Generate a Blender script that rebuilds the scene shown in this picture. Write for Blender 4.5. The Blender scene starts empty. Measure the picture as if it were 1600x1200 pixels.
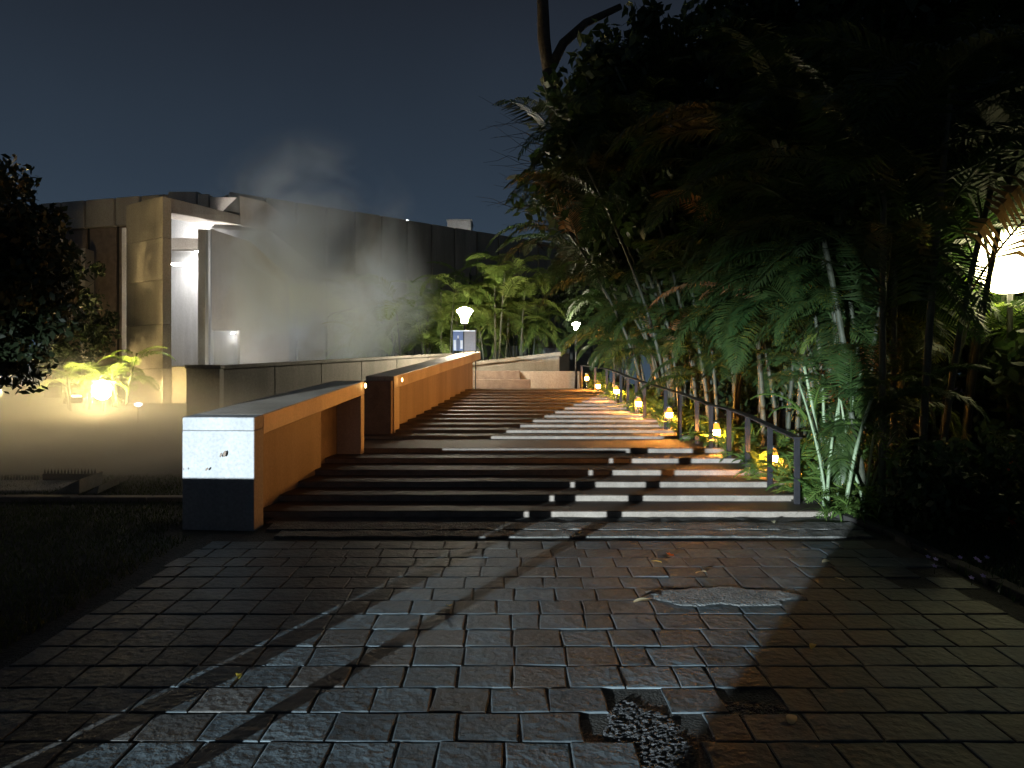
import bpy, bmesh, math, random
from mathutils import Vector, Matrix, Euler
import numpy as np

# ------------------------------------------------------------------ camera, world, light
SC = bpy.context.scene
COL = SC.collection
R = random.Random(7)
F = 1180.0
H = 1.65
cam_d = bpy.data.cameras.new('camera')
cam = bpy.data.objects.new('camera', cam_d)
COL.objects.link(cam)
cam.location = (0, 0, H)
cam.rotation_euler = (math.radians(90), 0, 0)
cam_d.sensor_width = 36
cam_d.lens = F / 1600 * 36
cam_d.clip_start = 0.05
cam_d.clip_end = 2000
SC.camera = cam

SC.view_settings.view_transform = 'Standard'
SC.view_settings.look = 'None'
SC.view_settings.gamma = 1
SC.view_settings.exposure = 0
SC.view_settings.use_curve_mapping = False
SC.cycles.use_denoising = True
SC.cycles.volume_step_rate = 2.0
SC.cycles.volume_max_steps = 256
SC.cycles.volume_bounces = 1
SC.cycles.max_bounces = 6
SC.cycles.transparent_max_bounces = 12
SC.cycles.sample_clamp_indirect = 3.0

world = bpy.data.worlds.new('World')
SC.world = world
world.use_nodes = True
wn, wl = world.node_tree.nodes, world.node_tree.links
wn.clear()
tc = wn.new('ShaderNodeTexCoord')
sx = wn.new('ShaderNodeSeparateXYZ')
rp = wn.new('ShaderNodeValToRGB')
cr = rp.color_ramp
cr.elements[0].position = 0.0
cr.elements[0].color = (.040, .062, .088, 1)
cr.elements[1].position = 1.0
cr.elements[1].color = (.006, .008, .012, 1)
for p_, c_ in ((.12, (.034, .053, .078, 1)), (.24, (.024, .037, .056, 1)), (.46, (.0125, .0165, .0245, 1))):
    e = cr.elements.new(p_)
    e.color = c_
wb = wn.new('ShaderNodeBackground')
wo = wn.new('ShaderNodeOutputWorld')
wl.new(tc.outputs['Generated'], sx.inputs[0])
wl.new(sx.outputs['Z'], rp.inputs[0])
sn = wn.new('ShaderNodeTexNoise')
sn.inputs['Scale'].default_value = 3.5
sn.inputs['Detail'].default_value = 5
smr = wn.new('ShaderNodeMapRange')
smr.inputs[3].default_value = .86
smr.inputs[4].default_value = 1.14
smx = wn.new('ShaderNodeVectorMath')
smx.operation = 'SCALE'
wl.new(tc.outputs['Generated'], sn.inputs['Vector'])
wl.new(sn.outputs[0], smr.inputs[0])
wl.new(rp.outputs[0], smx.inputs[0])
wl.new(smr.outputs[0], smx.inputs['Scale'])
wl.new(smx.outputs[0], wb.inputs[0])
wl.new(wb.outputs[0], wo.inputs[0])
wb.inputs[1].default_value = 1.12

LIGHT = Vector((-13.2, -18.5, 1.0))          # white headlight shining over the path from behind


def lamp(name, kind, loc, energy, color, radius=.05, target=None, size=60, blend=.3, parent=None):
    d = bpy.data.lights.new(name, kind)
    d.energy = energy
    d.color = color
    d.shadow_soft_size = radius
    o = bpy.data.objects.new(name, d)
    COL.objects.link(o)
    o.location = loc
    if kind == 'SPOT':
        d.spot_size = math.radians(size)
        d.spot_blend = blend
        o.rotation_euler = (Vector(target) - Vector(loc)).to_track_quat('-Z', 'Y').to_euler()
    if parent:
        o.parent = parent
    return o


hl = lamp('head_light', 'SPOT', LIGHT, 112000, (.80, .93, 1.0), .03, (.6, 12, .45), 46, .8)
hl.scale = (1, .25, 1)


# ------------------------------------------------------------------ helpers
def P(px, py, Y):
    return Vector(((px - 800) / F * Y, Y, H - (py - 600) / F * Y))


def obj(name, me, mat=None, parent=None, loc=None, rot=None, scale=None):
    o = bpy.data.objects.new(name, me)
    COL.objects.link(o)
    if mat and me and not me.materials:
        me.materials.append(mat)
    if parent:
        o.parent = parent
    if loc is not None:
        o.location = loc
    if rot is not None:
        o.rotation_euler = rot
    if scale is not None:
        o.scale = scale
    return o


def tag(o, label=None, cat=None, group=None, kind=None):
    if label:
        o['label'] = label
    if cat:
        o['category'] = cat
    if group:
        o['group'] = group
    if kind:
        o['kind'] = kind
    return o


def thing(name, loc, label, cat, group=None, rz=0):
    o = bpy.data.objects.new(name, None)
    o.empty_display_size = .1
    COL.objects.link(o)
    o.location = loc
    o.rotation_euler = (0, 0, rz)
    return tag(o, label, cat, group)


def mesh(name, v, f, smooth=False):
    me = bpy.data.meshes.new(name)
    me.from_pydata([tuple(a) for a in v], [], f)
    me.update()
    if smooth:
        me.polygons.foreach_set('use_smooth', [True] * len(me.polygons))
    return me


def fix(me):
    bm = bmesh.new()
    bm.from_mesh(me)
    bmesh.ops.recalc_face_normals(bm, faces=bm.faces)
    bm.to_mesh(me)
    bm.free()
    return me


def bevel(me, w, seg=1):
    bm = bmesh.new()
    bm.from_mesh(me)
    bmesh.ops.recalc_face_normals(bm, faces=bm.faces)
    bmesh.ops.bevel(bm, geom=list(bm.edges), offset=w, segments=seg, affect='EDGES', clamp_overlap=True)
    bm.to_mesh(me)
    bm.free()
    return me


def box(name, a, b, bev=0):
    x0, y0, z0 = a
    x1, y1, z1 = b
    v = [(x0, y0, z0), (x1, y0, z0), (x1, y1, z0), (x0, y1, z0), (x0, y0, z1), (x1, y0, z1), (x1, y1, z1), (x0, y1, z1)]
    f = [(3, 2, 1, 0), (4, 5, 6, 7), (0, 1, 5, 4), (1, 2, 6, 5), (2, 3, 7, 6), (3, 0, 4, 7)]
    me = mesh(name, v, f)
    return bevel(me, bev) if bev else me


def hexa(name, bot, top, bev=0):
    v = [tuple(p) for p in bot] + [tuple(p) for p in top]
    f = [(3, 2, 1, 0), (4, 5, 6, 7), (0, 1, 5, 4), (1, 2, 6, 5), (2, 3, 7, 6), (3, 0, 4, 7)]
    me = mesh(name, v, f)
    return bevel(me, bev) if bev else fix(me)


def prism(name, poly, off, bev=0):
    n = len(poly)
    poly = [Vector(p) for p in poly]
    off = Vector(off)
    v = poly + [p + off for p in poly]
    f = [tuple(range(n)), tuple(range(2 * n - 1, n - 1, -1))]
    f += [(i, (i + 1) % n, n + (i + 1) % n, n + i) for i in range(n)]
    me = mesh(name, v, f)
    return bevel(me, bev) if bev else fix(me)


def tube_data(pts, rads, n=8, caps=True):
    v, f = [], []
    pts = [Vector(p) for p in pts]
    for i, p in enumerate(pts):
        t = (pts[min(i + 1, len(pts) - 1)] - pts[max(i - 1, 0)]).normalized()
        a = t.cross(Vector((0, 0, 1)))
        if a.length < .05:
            a = t.cross(Vector((1, 0, 0)))
        a.normalize()
        b = t.cross(a)
        for k in range(n):
            w = 2 * math.pi * k / n
            v.append(p + (a * math.cos(w) + b * math.sin(w)) * rads[i])
    for i in range(len(pts) - 1):
        for k in range(n):
            f.append((i * n + k, i * n + (k + 1) % n, (i + 1) * n + (k + 1) % n, (i + 1) * n + k))
    if caps:
        f.append(tuple(range(n)))
        f.append(tuple(range(len(v) - 1, len(v) - n - 1, -1)))
    return v, f


def tube(name, pts, rads, n=8):
    v, f = tube_data(pts, rads, n)
    return fix(mesh(name, v, f, True))


def lathe(name, prof, n=20):
    v, f = [], []
    for r, z in prof:
        for k in range(n):
            w = 2 * math.pi * k / n
            v.append((r * math.cos(w), r * math.sin(w), z))
    for i in range(len(prof) - 1):
        for k in range(n):
            f.append((i * n + k, i * n + (k + 1) % n, (i + 1) * n + (k + 1) % n, (i + 1) * n + k))
    f.append(tuple(range(n - 1, -1, -1)))
    f.append(tuple(range(len(v) - n, len(v))))
    return fix(mesh(name, v, f, True))


# ------------------------------------------------------------------ materials
def mat(name):
    m = bpy.data.materials.new(name)
    m.use_nodes = True
    m.node_tree.nodes.clear()
    return m, m.node_tree.nodes, m.node_tree.links


def stone(name, c1, c2, scale=3., rough=.75, bump=.25, fine=40., var=.0, c3=None, spec=.4, bdist=.02, streak=False):
    m, n, l = mat(name)
    out = n.new('ShaderNodeOutputMaterial')
    p = n.new('ShaderNodeBsdfPrincipled')
    co = n.new('ShaderNodeTexCoord')
    oi = n.new('ShaderNodeObjectInfo')
    add = n.new('ShaderNodeVectorMath')
    add.operation = 'ADD'
    sc = n.new('ShaderNodeVectorMath')
    sc.operation = 'SCALE'
    sc.inputs[0].default_value = (37., 53., 71.)
    l.new(oi.outputs['Random'], sc.inputs['Scale'])
    l.new(co.outputs['Object'], add.inputs[0])
    l.new(sc.outputs[0], add.inputs[1])
    vec = add.outputs[0]
    if streak:
        mp = n.new('ShaderNodeMapping')
        mp.inputs['Scale'].default_value = (1, 1, .12)
        l.new(vec, mp.inputs[0])
        nvec = mp.outputs[0]
    else:
        nvec = vec
    t1 = n.new('ShaderNodeTexNoise')
    t1.inputs['Scale'].default_value = scale
    t1.inputs['Detail'].default_value = 6
    t1.inputs['Roughness'].default_value = .6
    l.new(nvec, t1.inputs['Vector'])
    t2 = n.new('ShaderNodeTexNoise')
    t2.inputs['Scale'].default_value = fine
    t2.inputs['Detail'].default_value = 4
    l.new(vec, t2.inputs['Vector'])
    rp = n.new('ShaderNodeValToRGB')
    rp.color_ramp.elements[0].position = .32
    rp.color_ramp.elements[1].position = .7
    rp.color_ramp.elements[0].color = (*c1, 1)
    rp.color_ramp.elements[1].color = (*c2, 1)
    l.new(t1.outputs[0], rp.inputs[0])
    colr = rp.outputs[0]
    mx = n.new('ShaderNodeMix')
    mx.data_type = 'RGBA'
    mx.blend_type = 'OVERLAY'
    mx.inputs[0].default_value = .35
    l.new(colr, mx.inputs[6])
    l.new(t2.outputs[0], mx.inputs[7])
    colr = mx.outputs[2]
    if c3:
        rr = n.new('ShaderNodeMath')
        rr.operation = 'GREATER_THAN'
        rr.inputs[1].default_value = .84
        fr = n.new('ShaderNodeMath')
        fr.operation = 'FRACT'
        ml = n.new('ShaderNodeMath')
        ml.operation = 'MULTIPLY'
        ml.inputs[1].default_value = 7.3
        l.new(oi.outputs['Random'], ml.inputs[0])
        l.new(ml.outputs[0], fr.inputs[0])
        l.new(fr.outputs[0], rr.inputs[0])
        m3 = n.new('ShaderNodeMix')
        m3.data_type = 'RGBA'
        m3.inputs[7].default_value = (*c3, 1)
        ms = n.new('ShaderNodeMath')
        ms.operation = 'MULTIPLY'
        ms.inputs[1].default_value = .75
        l.new(rr.outputs[0], ms.inputs[0])
        l.new(ms.outputs[0], m3.inputs[0])
        l.new(colr, m3.inputs[6])
        colr = m3.outputs[2]
    if var:
        hs = n.new('ShaderNodeHueSaturation')
        mr = n.new('ShaderNodeMapRange')
        mr.inputs[3].default_value = 1 - var
        mr.inputs[4].default_value = 1 + var
        l.new(oi.outputs['Random'], mr.inputs[0])
        l.new(mr.outputs[0], hs.inputs['Value'])
        l.new(colr, hs.inputs['Color'])
        colr = hs.outputs[0]
    l.new(colr, p.inputs['Base Color'])
    mr2 = n.new('ShaderNodeMapRange')
    mr2.inputs[3].default_value = max(.05, rough - .15)
    mr2.inputs[4].default_value = min(1, rough + .15)
    l.new(t1.outputs[0], mr2.inputs[0])
    l.new(mr2.outputs[0], p.inputs['Roughness'])
    p.inputs['Specular IOR Level'].default_value = spec
    b1 = n.new('ShaderNodeBump')
    b1.inputs['Strength'].default_value = bump
    b1.inputs['Distance'].default_value = bdist
    ad = n.new('ShaderNodeMath')
    ad.operation = 'ADD'
    l.new(t1.outputs[0], ad.inputs[0])
    l.new(t2.outputs[0], ad.inputs[1])
    l.new(ad.outputs[0], b1.inputs['Height'])
    l.new(b1.outputs[0], p.inputs['Normal'])
    l.new(p.outputs[0], out.inputs[0])
    return m


def leafmat(name, c, c2, trans=.45, rough=.45, nscale=4.):
    m, n, l = mat(name)
    out = n.new('ShaderNodeOutputMaterial')
    p = n.new('ShaderNodeBsdfPrincipled')
    oi = n.new('ShaderNodeObjectInfo')
    geo = n.new('ShaderNodeNewGeometry')
    rp = n.new('ShaderNodeMix')
    rp.data_type = 'RGBA'
    rp.inputs[6].default_value = (*c, 1)
    rp.inputs[7].default_value = (*c2, 1)
    av = n.new('ShaderNodeMath')
    av.operation = 'ADD'
    l.new(oi.outputs['Random'], av.inputs[0])
    l.new(geo.outputs['Random Per Island'], av.inputs[1])
    hf = n.new('ShaderNodeMath')
    hf.operation = 'MULTIPLY'
    hf.inputs[1].default_value = .5
    l.new(av.outputs[0], hf.inputs[0])
    l.new(hf.outputs[0], rp.inputs[0])
    l.new(rp.outputs[2], p.inputs['Base Color'])
    p.inputs['Roughness'].default_value = rough
    p.inputs['Specular IOR Level'].default_value = .4
    tr = n.new('ShaderNodeBsdfTranslucent')
    hs = n.new('ShaderNodeHueSaturation')
    hs.inputs['Value'].default_value = 1.3
    hs.inputs['Saturation'].default_value = 1.1
    l.new(rp.outputs[2], hs.inputs['Color'])
    l.new(hs.outputs[0], tr.inputs[0])
    mx = n.new('ShaderNodeMixShader')
    mx.inputs[0].default_value = trans
    l.new(p.outputs[0], mx.inputs[1])
    l.new(tr.outputs[0], mx.inputs[2])
    l.new(mx.outputs[0], out.inputs[0])
    return m


def emit(name, c, s):
    m, n, l = mat(name)
    out = n.new('ShaderNodeOutputMaterial')
    e = n.new('ShaderNodeEmission')
    e.inputs[0].default_value = (*c, 1)
    e.inputs[1].default_value = s
    l.new(e.outputs[0], out.inputs[0])
    return m


def plain(name, c, rough=.5, metal=0., bump=.0):
    m, n, l = mat(name)
    out = n.new('ShaderNodeOutputMaterial')
    p = n.new('ShaderNodeBsdfPrincipled')
    co = n.new('ShaderNodeTexCoord')
    t = n.new('ShaderNodeTexNoise')
    t.inputs['Scale'].default_value = 12
    t.inputs['Detail'].default_value = 5
    l.new(co.outputs['Object'], t.inputs['Vector'])
    mx = n.new('ShaderNodeMix')
    mx.data_type = 'RGBA'
    mx.inputs[6].default_value = (*[a * .7 for a in c], 1)
    mx.inputs[7].default_value = (*[min(1, a * 1.2) for a in c], 1)
    l.new(t.outputs[0], mx.inputs[0])
    l.new(mx.outputs[2], p.inputs['Base Color'])
    mr = n.new('ShaderNodeMapRange')
    mr.inputs[3].default_value = max(.05, rough - .12)
    mr.inputs[4].default_value = min(1, rough + .12)
    l.new(t.outputs[0], mr.inputs[0])
    l.new(mr.outputs[0], p.inputs['Roughness'])
    p.inputs['Metallic'].default_value = metal
    l.new(p.outputs[0], out.inputs[0])
    return m


M = {}
M['paver'] = stone('slate_paver', (.034, .046, .054), (.09, .114, .126), 2.6, .62, .8, 18, .3, (.065, .059, .053), .35, .014)
M['mortar'] = stone('paving_bed', (.02, .02, .018), (.05, .048, .042), 9, .9, .8, 60)
M['patch'] = stone('cement_patch', (.11, .12, .12), (.2, .21, .205), 6, .8, .8, 45, bdist=.03)
M['rubble'] = stone('broken_bedding', (.015, .016, .018), (.10, .105, .11), 26, .7, 1., 70, bdist=.05)
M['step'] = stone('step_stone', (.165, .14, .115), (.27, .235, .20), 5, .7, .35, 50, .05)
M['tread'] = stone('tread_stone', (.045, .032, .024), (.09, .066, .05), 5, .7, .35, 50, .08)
M['kerb'] = stone('kerb_concrete', (.05, .05, .045), (.16, .16, .15), 7, .8, .9, 40, bdist=.04)
M['render'] = stone('painted_render', (.38, .32, .25), (.62, .55, .46), 1.3, .5, .15, 30, streak=True)
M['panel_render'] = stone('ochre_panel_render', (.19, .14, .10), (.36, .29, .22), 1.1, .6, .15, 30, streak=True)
M['render_white'] = stone('white_render', (.22, .225, .23), (.33, .335, .34), 2.2, .6, .12, 30, streak=True)
M['conc'] = stone('fair_faced_concrete', (.30, .27, .235), (.42, .385, .34), 1.2, .75, .2, 18, .08, streak=True)
M['conc_dark'] = stone('dark_concrete', (.16, .15, .12), (.28, .26, .22), 1.5, .75, .25, 20, .08, streak=True)
M['joint'] = plain('dark_joint', (.03, .028, .026), .9)
M['brownstone'] = stone('brown_stone', (.16, .12, .095), (.25, .19, .15), 4, .75, .3, 40)
M['soil'] = stone('soil', (.02, .018, .014), (.05, .045, .035), 3, .95, .8, 30)
M['grass'] = leafmat('grass_blade', (.035, .05, .018), (.07, .085, .03), .3, .6)
M['palm'] = leafmat('palm_frond', (.022, .056, .017), (.055, .09, .026), .4, .42)
M['palm_lit'] = leafmat('lit_frond', (.08, .15, .03), (.20, .26, .07), .42, .42)  # lit copy of the palm frond, lamp light put into its colour
M['palm_dry'] = leafmat('dry_frond', (.20, .11, .05), (.28, .17, .08), .35, .6)
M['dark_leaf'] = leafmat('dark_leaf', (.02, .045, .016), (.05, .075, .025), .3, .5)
M['shade_leaf'] = leafmat('shade_leaf', (.014, .026, .01), (.03, .042, .016), .06, .55)  # darker copy of dark_leaf, shade on the left trees put into its colour
M['palm_shaded'] = leafmat('shaded_frond', (.016, .036, .012), (.034, .055, .018), .3, .45)  # shaded copy of the palm frond, shade put into its colour
M['fern'] = leafmat('fern_leaf', (.06, .13, .03), (.14, .21, .05), .45, .45)
M['stem'] = stone('palm_stem', (.03, .038, .024), (.075, .082, .055), 9, .6, .3, 40)
M['cane'] = stone('pale_cane', (.12, .18, .10), (.24, .30, .18), 9, .5, .3, 40)
M['bark'] = stone('bark', (.045, .035, .026), (.10, .08, .06), 8, .9, 1., 30, bdist=.03)
M['steel'] = plain('dark_steel', (.022, .022, .026), .45, .3)
M['chrome'] = plain('brushed_steel', (.55, .55, .55), .3, 1.)
M['black'] = plain('black_paint', (.02, .02, .02), .4)
M['bollard'] = [emit('bollard_glow', (1., .37, .06), q_) for q_ in (900, 900, 1500, 2100, 2100, 1200, 600)]
M['amber'] = emit('amber_glass', (1., .40, .045), 1.9)
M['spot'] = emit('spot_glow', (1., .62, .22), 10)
M['lamp'] = emit('lamp_glass', (1., .88, .66), 420)
M['lampfar'] = emit('far_lamp_glass', (1., .90, .66), 120)
M['globe'] = emit('globe_glass', (1., .92, .46), 16)
M['ceil'] = emit('porch_light', (1., .95, .90), 260)
M['uplight'] = emit('wall_uplight', (1., .95, .92), 800)
M['flood'] = emit('garden_flood', (1., .74, .32), 1300)
M['blue'] = emit('blue_white_lamp', (.7, .85, 1.), 12)
M['tower'] = emit('tower_fill', (1., .95, .85), 40)
M['tiny'] = emit('tiny_lamp', (.9, .95, 1.), 3)
M['poster'] = plain('blue_poster', (.10, .17, .42), .4)
M['poster_white'] = plain('poster_print', (.70, .76, .85), .4)
M['poster_dark'] = plain('poster_ink', (.03, .05, .14), .4)
M['board'] = plain('grey_board', (.28, .28, .30), .5)
M['yellow_leaf'] = leafmat('yellow_leaf', (.40, .33, .05), (.5, .42, .1), .3, .5)
M['pale_leaf'] = leafmat('pale_leaf', (.40, .36, .22), (.5, .46, .3), .3, .5)
M['orange_petal'] = leafmat('orange_petal', (.75, .10, .02), (.8, .2, .03), .3, .5)
M['red_petal'] = leafmat('red_petal', (.45, .06, .03), (.5, .10, .04), .3, .5)
M['violet_petal'] = leafmat('violet_petal', (.42, .32, .72), (.6, .5, .8), .3, .5)
M['far_white'] = stone('pale_wall', (.42, .42, .42), (.55, .55, .54), 1, .8, .1, 10)
M['shop'] = emit('lit_window', (.75, .85, 1.), 1.2)
M['shopwarm'] = emit('warm_window', (1., .85, .5), .5)


# ------------------------------------------------------------------ terrain
def lerp_list(y, pts):
    if y <= pts[0][0]:
        return pts[0][1]
    for (a, za), (b, zb) in zip(pts, pts[1:]):
        if y <= b:
            return za + (zb - za) * (y - a) / (b - a)
    return pts[-1][1]


def right_z(y):
    return lerp_list(y, [(.5, -.43), (9, 0), (9.3, .02), (13.1, .52), (15.2, .53), (24.8, 1.44), (400, 1.44)])


def left_z(y):
    return lerp_list(y, [(.5, -.43), (9, 0), (14, 0), (26, .95), (400, 1.2)])


def ground_z(x, y):
    a = right_z(y)
    b = left_z(y)
    if x >= 3.7 or y >= 30:
        z = a if x > -4 else b + (a - b) * max(0, min(1, (x + 8) / 4))
    elif x <= -3.6:
        z = b
    else:
        z = min(a, b) - (.3 if y > 9.1 else 0)
        if y > 26:
            z = a
    return z


xs = sorted(set([-300, -150, -80, -50, -35, -25, -20, -16] + [-14 + .5 * i for i in range(57)] + [-3.9, -3.61, -3.59, 3.69, 3.71, 3.9] + [16, 20, 25, 35, 50, 80, 150, 300]))
ys = sorted(set([-80, -40, -20, -10, -5] + [.5 * i for i in range(-4, 70)] + [9.09, 9.11, 9.36, 13.8, 26.2, 30.01] + [36, 40, 46, 55, 70, 100, 160, 300, 600]))
gv = [(x, y, ground_z(x, y)) for y in ys for x in xs]
nx = len(xs)
gf = [(j * nx + i, j * nx + i + 1, (j + 1) * nx + i + 1, (j + 1) * nx + i) for j in range(len(ys) - 1) for i in range(nx - 1)]
tag(obj('ground', mesh('ground', gv, gf), M['soil']), kind='structure')

# lawn
rng = np.random.default_rng(3)


def blades(name, n, fn, h0, h1, w, material, label, kind='stuff'):
    v, f = [], []
    for i in range(n):
        x, y = fn()
        z = ground_z(x, y)
        a = R.uniform(0, 6.28)
        hh = R.uniform(h0, h1)
        dx, dy = math.cos(a) * w, math.sin(a) * w
        lx, ly = R.gauss(0, .4) * hh, R.gauss(0, .4) * hh
        b = len(v)
        v += [(x - dx, y - dy, z), (x + dx, y + dy, z), (x + lx, y + ly, z + hh)]
        f.append((b, b + 1, b + 2))
    return tag(obj(name, mesh(name, v, f), material), kind=kind)


def lawn_pt():
    y = R.uniform(4.6, 13.5)
    return (R.uniform(-.75 * y - 1.5, -3.9 if y > 8.3 else -3.5), y)


blades('lawn_grass', 26000, lawn_pt, .03, .075, .006, M['grass'], '')

# ------------------------------------------------------------------ pavement
PAVE = tag(obj('pavement', None), 'x')
bpy.data.objects.remove(PAVE)


def pz(y):
    return lerp_list(y, [(.5, -.43), (9, 0), (20, 0)])


bv, bf = [], []
XL, XR = -3.38, 4.05
yy = [.0, .5, 2, 4, 6, 8, 9.3]
for y in yy:
    bv += [(XL, y, pz(y) + .006), (XR, y, pz(y) + .006)]
for i in range(len(yy) - 1):
    bf.append((2 * i, 2 * i + 1, 2 * i + 3, 2 * i + 2))
pave = tag(obj('pavement', mesh('pavement', bv, bf), M['mortar']), kind='structure')

SL = math.atan(.0506)
paver_meshes = []


def paver_mesh(k, w, d, seed):
    r = random.Random(seed)
    c = [(-w / 2, -d / 2), (w / 2, -d / 2), (w / 2, d / 2), (-w / 2, d / 2)]
    pts = []
    for (x, y), (x2, y2) in zip(c, c[1:] + c[:1]):
        pts.append((x + r.uniform(-.007, .007), y + r.uniform(-.007, .007)))
        if r.random() < .6:
            t = r.uniform(.3, .7)
            pts.append((x + (x2 - x) * t + r.uniform(-.006, .006), y + (y2 - y) * t + r.uniform(-.006, .006)))
    n = len(pts)
    top = []
    t = [r.uniform(-.007, .007), r.uniform(-.007, .007)]
    v = [(x, y, -.03) for x, y in pts] + [(x, y, .0135 + t[0] * x + t[1] * y + r.uniform(-.0015, .0015)) for x, y in pts]
    v += [(x * .95, y * .95, .0165 + t[0] * x + t[1] * y + r.uniform(-.0008, .0008)) for x, y in pts]
    v += [(0, 0, .017 + r.uniform(-.001, .001))]
    f = [(i, (i + 1) % n, n + (i + 1) % n, n + i) for i in range(n)]
    f += [(n + i, n + (i + 1) % n, 2 * n + (i + 1) % n, 2 * n + i) for i in range(n)]
    f += [(2 * n + i, 2 * n + (i + 1) % n, 3 * n) for i in range(n)]
    return fix(mesh('paver', v, f))


PW, PD = .344, .315
variants = [paver_mesh(i, PW - .014, PD - .015, 100 + i) for i in range(14)]
narrow = [paver_mesh(i, PW * .62 - .014, PD - .015, 200 + i) for i in range(4)]
pl = []
row = 0
y = .35
HOLES = []


def hole(px, py, rad):
    Y = 2.105 / ((py - 600) / F + .0506)
    HOLES.append(((px - 800) / F * Y, Y, rad))


for q in ((1035, 1105, .17), (1010, 1150, .2), (1030, 1190, .2), (1130, 935, .2), (1090, 930, .2), (1180, 935, .2), (1060, 1160, .15), (1190, 1115, .16), (1110, 1118, .14)):
    hole(*q)
while y < 8.12:
    x = XL + .02 + (R.uniform(.1, .9)) * PW * .5
    first = True
    while x < XR - .1:
        w = PW
        use = variants
        if first or R.random() < .06:
            w, use = PW * .62, narrow
        first = False
        cx = x + w / 2
        if cx + w / 2 > XR + .05:
            break
        edge = cx > XR - R.uniform(.2, .55) and R.random() < .35
        if not edge and not any((cx - hx) ** 2 + (y - hy) ** 2 < hr * hr for hx, hy, hr in HOLES):
            pl.append((cx, y, R.choice(use)))
        x += w
    y += PD + R.uniform(-.006, .006)
    row += 1
vis = [p_ for p_ in pl if p_[1] > 3.55]
vis.sort(key=lambda p_: p_[1] + .4 * abs(p_[0]))
own, rest = vis[:300], vis[300:] + [p_ for p_ in pl if p_[1] <= 3.55]
for cx, cy, me in own:
    o = obj('paver', me, M['paver'], pave, (cx, cy, pz(cy) + R.uniform(-.0015, .002)),
            (SL + R.gauss(0, .004), R.gauss(0, .005), R.gauss(0, .012)))
bmr = bmesh.new()
for cx, cy, me in rest:
    t = bmesh.new()
    t.from_mesh(me)
    t.transform(Matrix.Translation((cx, cy, pz(cy))) @ Euler((SL + R.gauss(0, .007), R.gauss(0, .008), R.gauss(0, .012))).to_matrix().to_4x4())
    tm = bpy.data.meshes.new('t')
    t.to_mesh(tm)
    bmr.from_mesh(tm)
    t.free()
    bpy.data.meshes.remove(tm)
rm = bpy.data.meshes.new('paving_remainder')
bmr.to_mesh(rm)
tag(obj('paving_remainder', rm, M['paver'], pave), kind='stuff')


def blob_sheet(name, cx, cy, rx, ry, h, material, seed, parent, n=26, rough=.02):
    r = random.Random(seed)
    c = .017
    ph = [r.uniform(0, 6.28) for _ in range(4)]
    idx, v, f = {}, [], []
    nx_, ny_ = int(rx * 1.4 / c), int(ry * 1.4 / c)
    for j in range(-ny_, ny_ + 1):
        for i in range(-nx_, nx_ + 1):
            x, y = i * c, j * c
            a = math.atan2(y / ry, x / rx)
            q = math.hypot(x / rx, y / ry) / (1 + .14 * math.sin(2 * a + ph[0]) + .1 * math.sin(5 * a + ph[1]) + .06 * math.sin(9 * a + ph[2]))
            if q < 1.08:
                e_ = max(0, min(1, (1.05 - q) * 5))
                z = pz(cy + y) - .008 + (h + .008) * e_ + r.uniform(-rough, rough) * e_
                idx[i, j] = len(v)
                v.append((cx + x + r.uniform(-.006, .006), cy + y + r.uniform(-.006, .006), z))
    for (i, j) in idx:
        k = [(i, j), (i + 1, j), (i + 1, j + 1), (i, j + 1)]
        if all(q in idx for q in k):
            f.append(tuple(idx[q] for q in k))
    return obj(name, mesh(name, v, f, rough < .006), material, parent)


hx, hy = HOLES[3][0], HOLES[3][1]
o = blob_sheet('cement_patch', hx, hy, .62, .3, .024, M['patch'], 4, pave, rough=.002)
o['label'] = 'grey cement patch filling a gap between the pavers'
hx, hy = HOLES[1][0], HOLES[1][1]
o = blob_sheet('broken_bedding', hx + .0, hy, .25, .36, .012, M['rubble'], 5, pave, rough=.0065)
o['label'] = 'dark broken bedding where pavers are missing'
blob_sheet('broken_bedding', HOLES[7][0] - .1, HOLES[7][1], .33, .13, .01, M['rubble'], 6, pave, rough=.0065)


def strip(name, y0, y1, h, material, x0, x1, seed, parent):
    r = random.Random(seed)
    n = 60
    v, f = [], []
    for i in range(n + 1):
        x = x0 + (x1 - x0) * i / n
        a, b = r.uniform(-.012, .012), r.uniform(-.012, .012)
        for (yy_, zz) in ((y0 + a, -.05), (y0 + a, h + r.uniform(-.006, .006)), ((y0 + y1) / 2, h + r.uniform(-.004, .006)), (y1 + b, h + r.uniform(-.006, .006)), (y1 + b, -.05)):
            v.append((x, yy_, pz(yy_) + zz))
    for i in range(n):
        for k in range(4):
            f.append((i * 5 + k, (i + 1) * 5 + k, (i + 1) * 5 + k + 1, i * 5 + k + 1))
    f.append((0, 1, 2, 3, 4))
    f.append(tuple(n * 5 + k for k in (4, 3, 2, 1, 0)))
    return obj(name, fix(mesh(name, v, f)), material, parent)


strip('kerb_strip', 8.26, 8.52, .022, M['kerb'], -2.6, 3.95, 1, pave)
strip('kerb_strip', 8.58, 8.9, .024, M['kerb'], -2.8, 4.0, 2, pave)
strip('kerb_strip', 8.91, 9.36, .012, M['kerb'], -2.9, 4.1, 3, pave)


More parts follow.
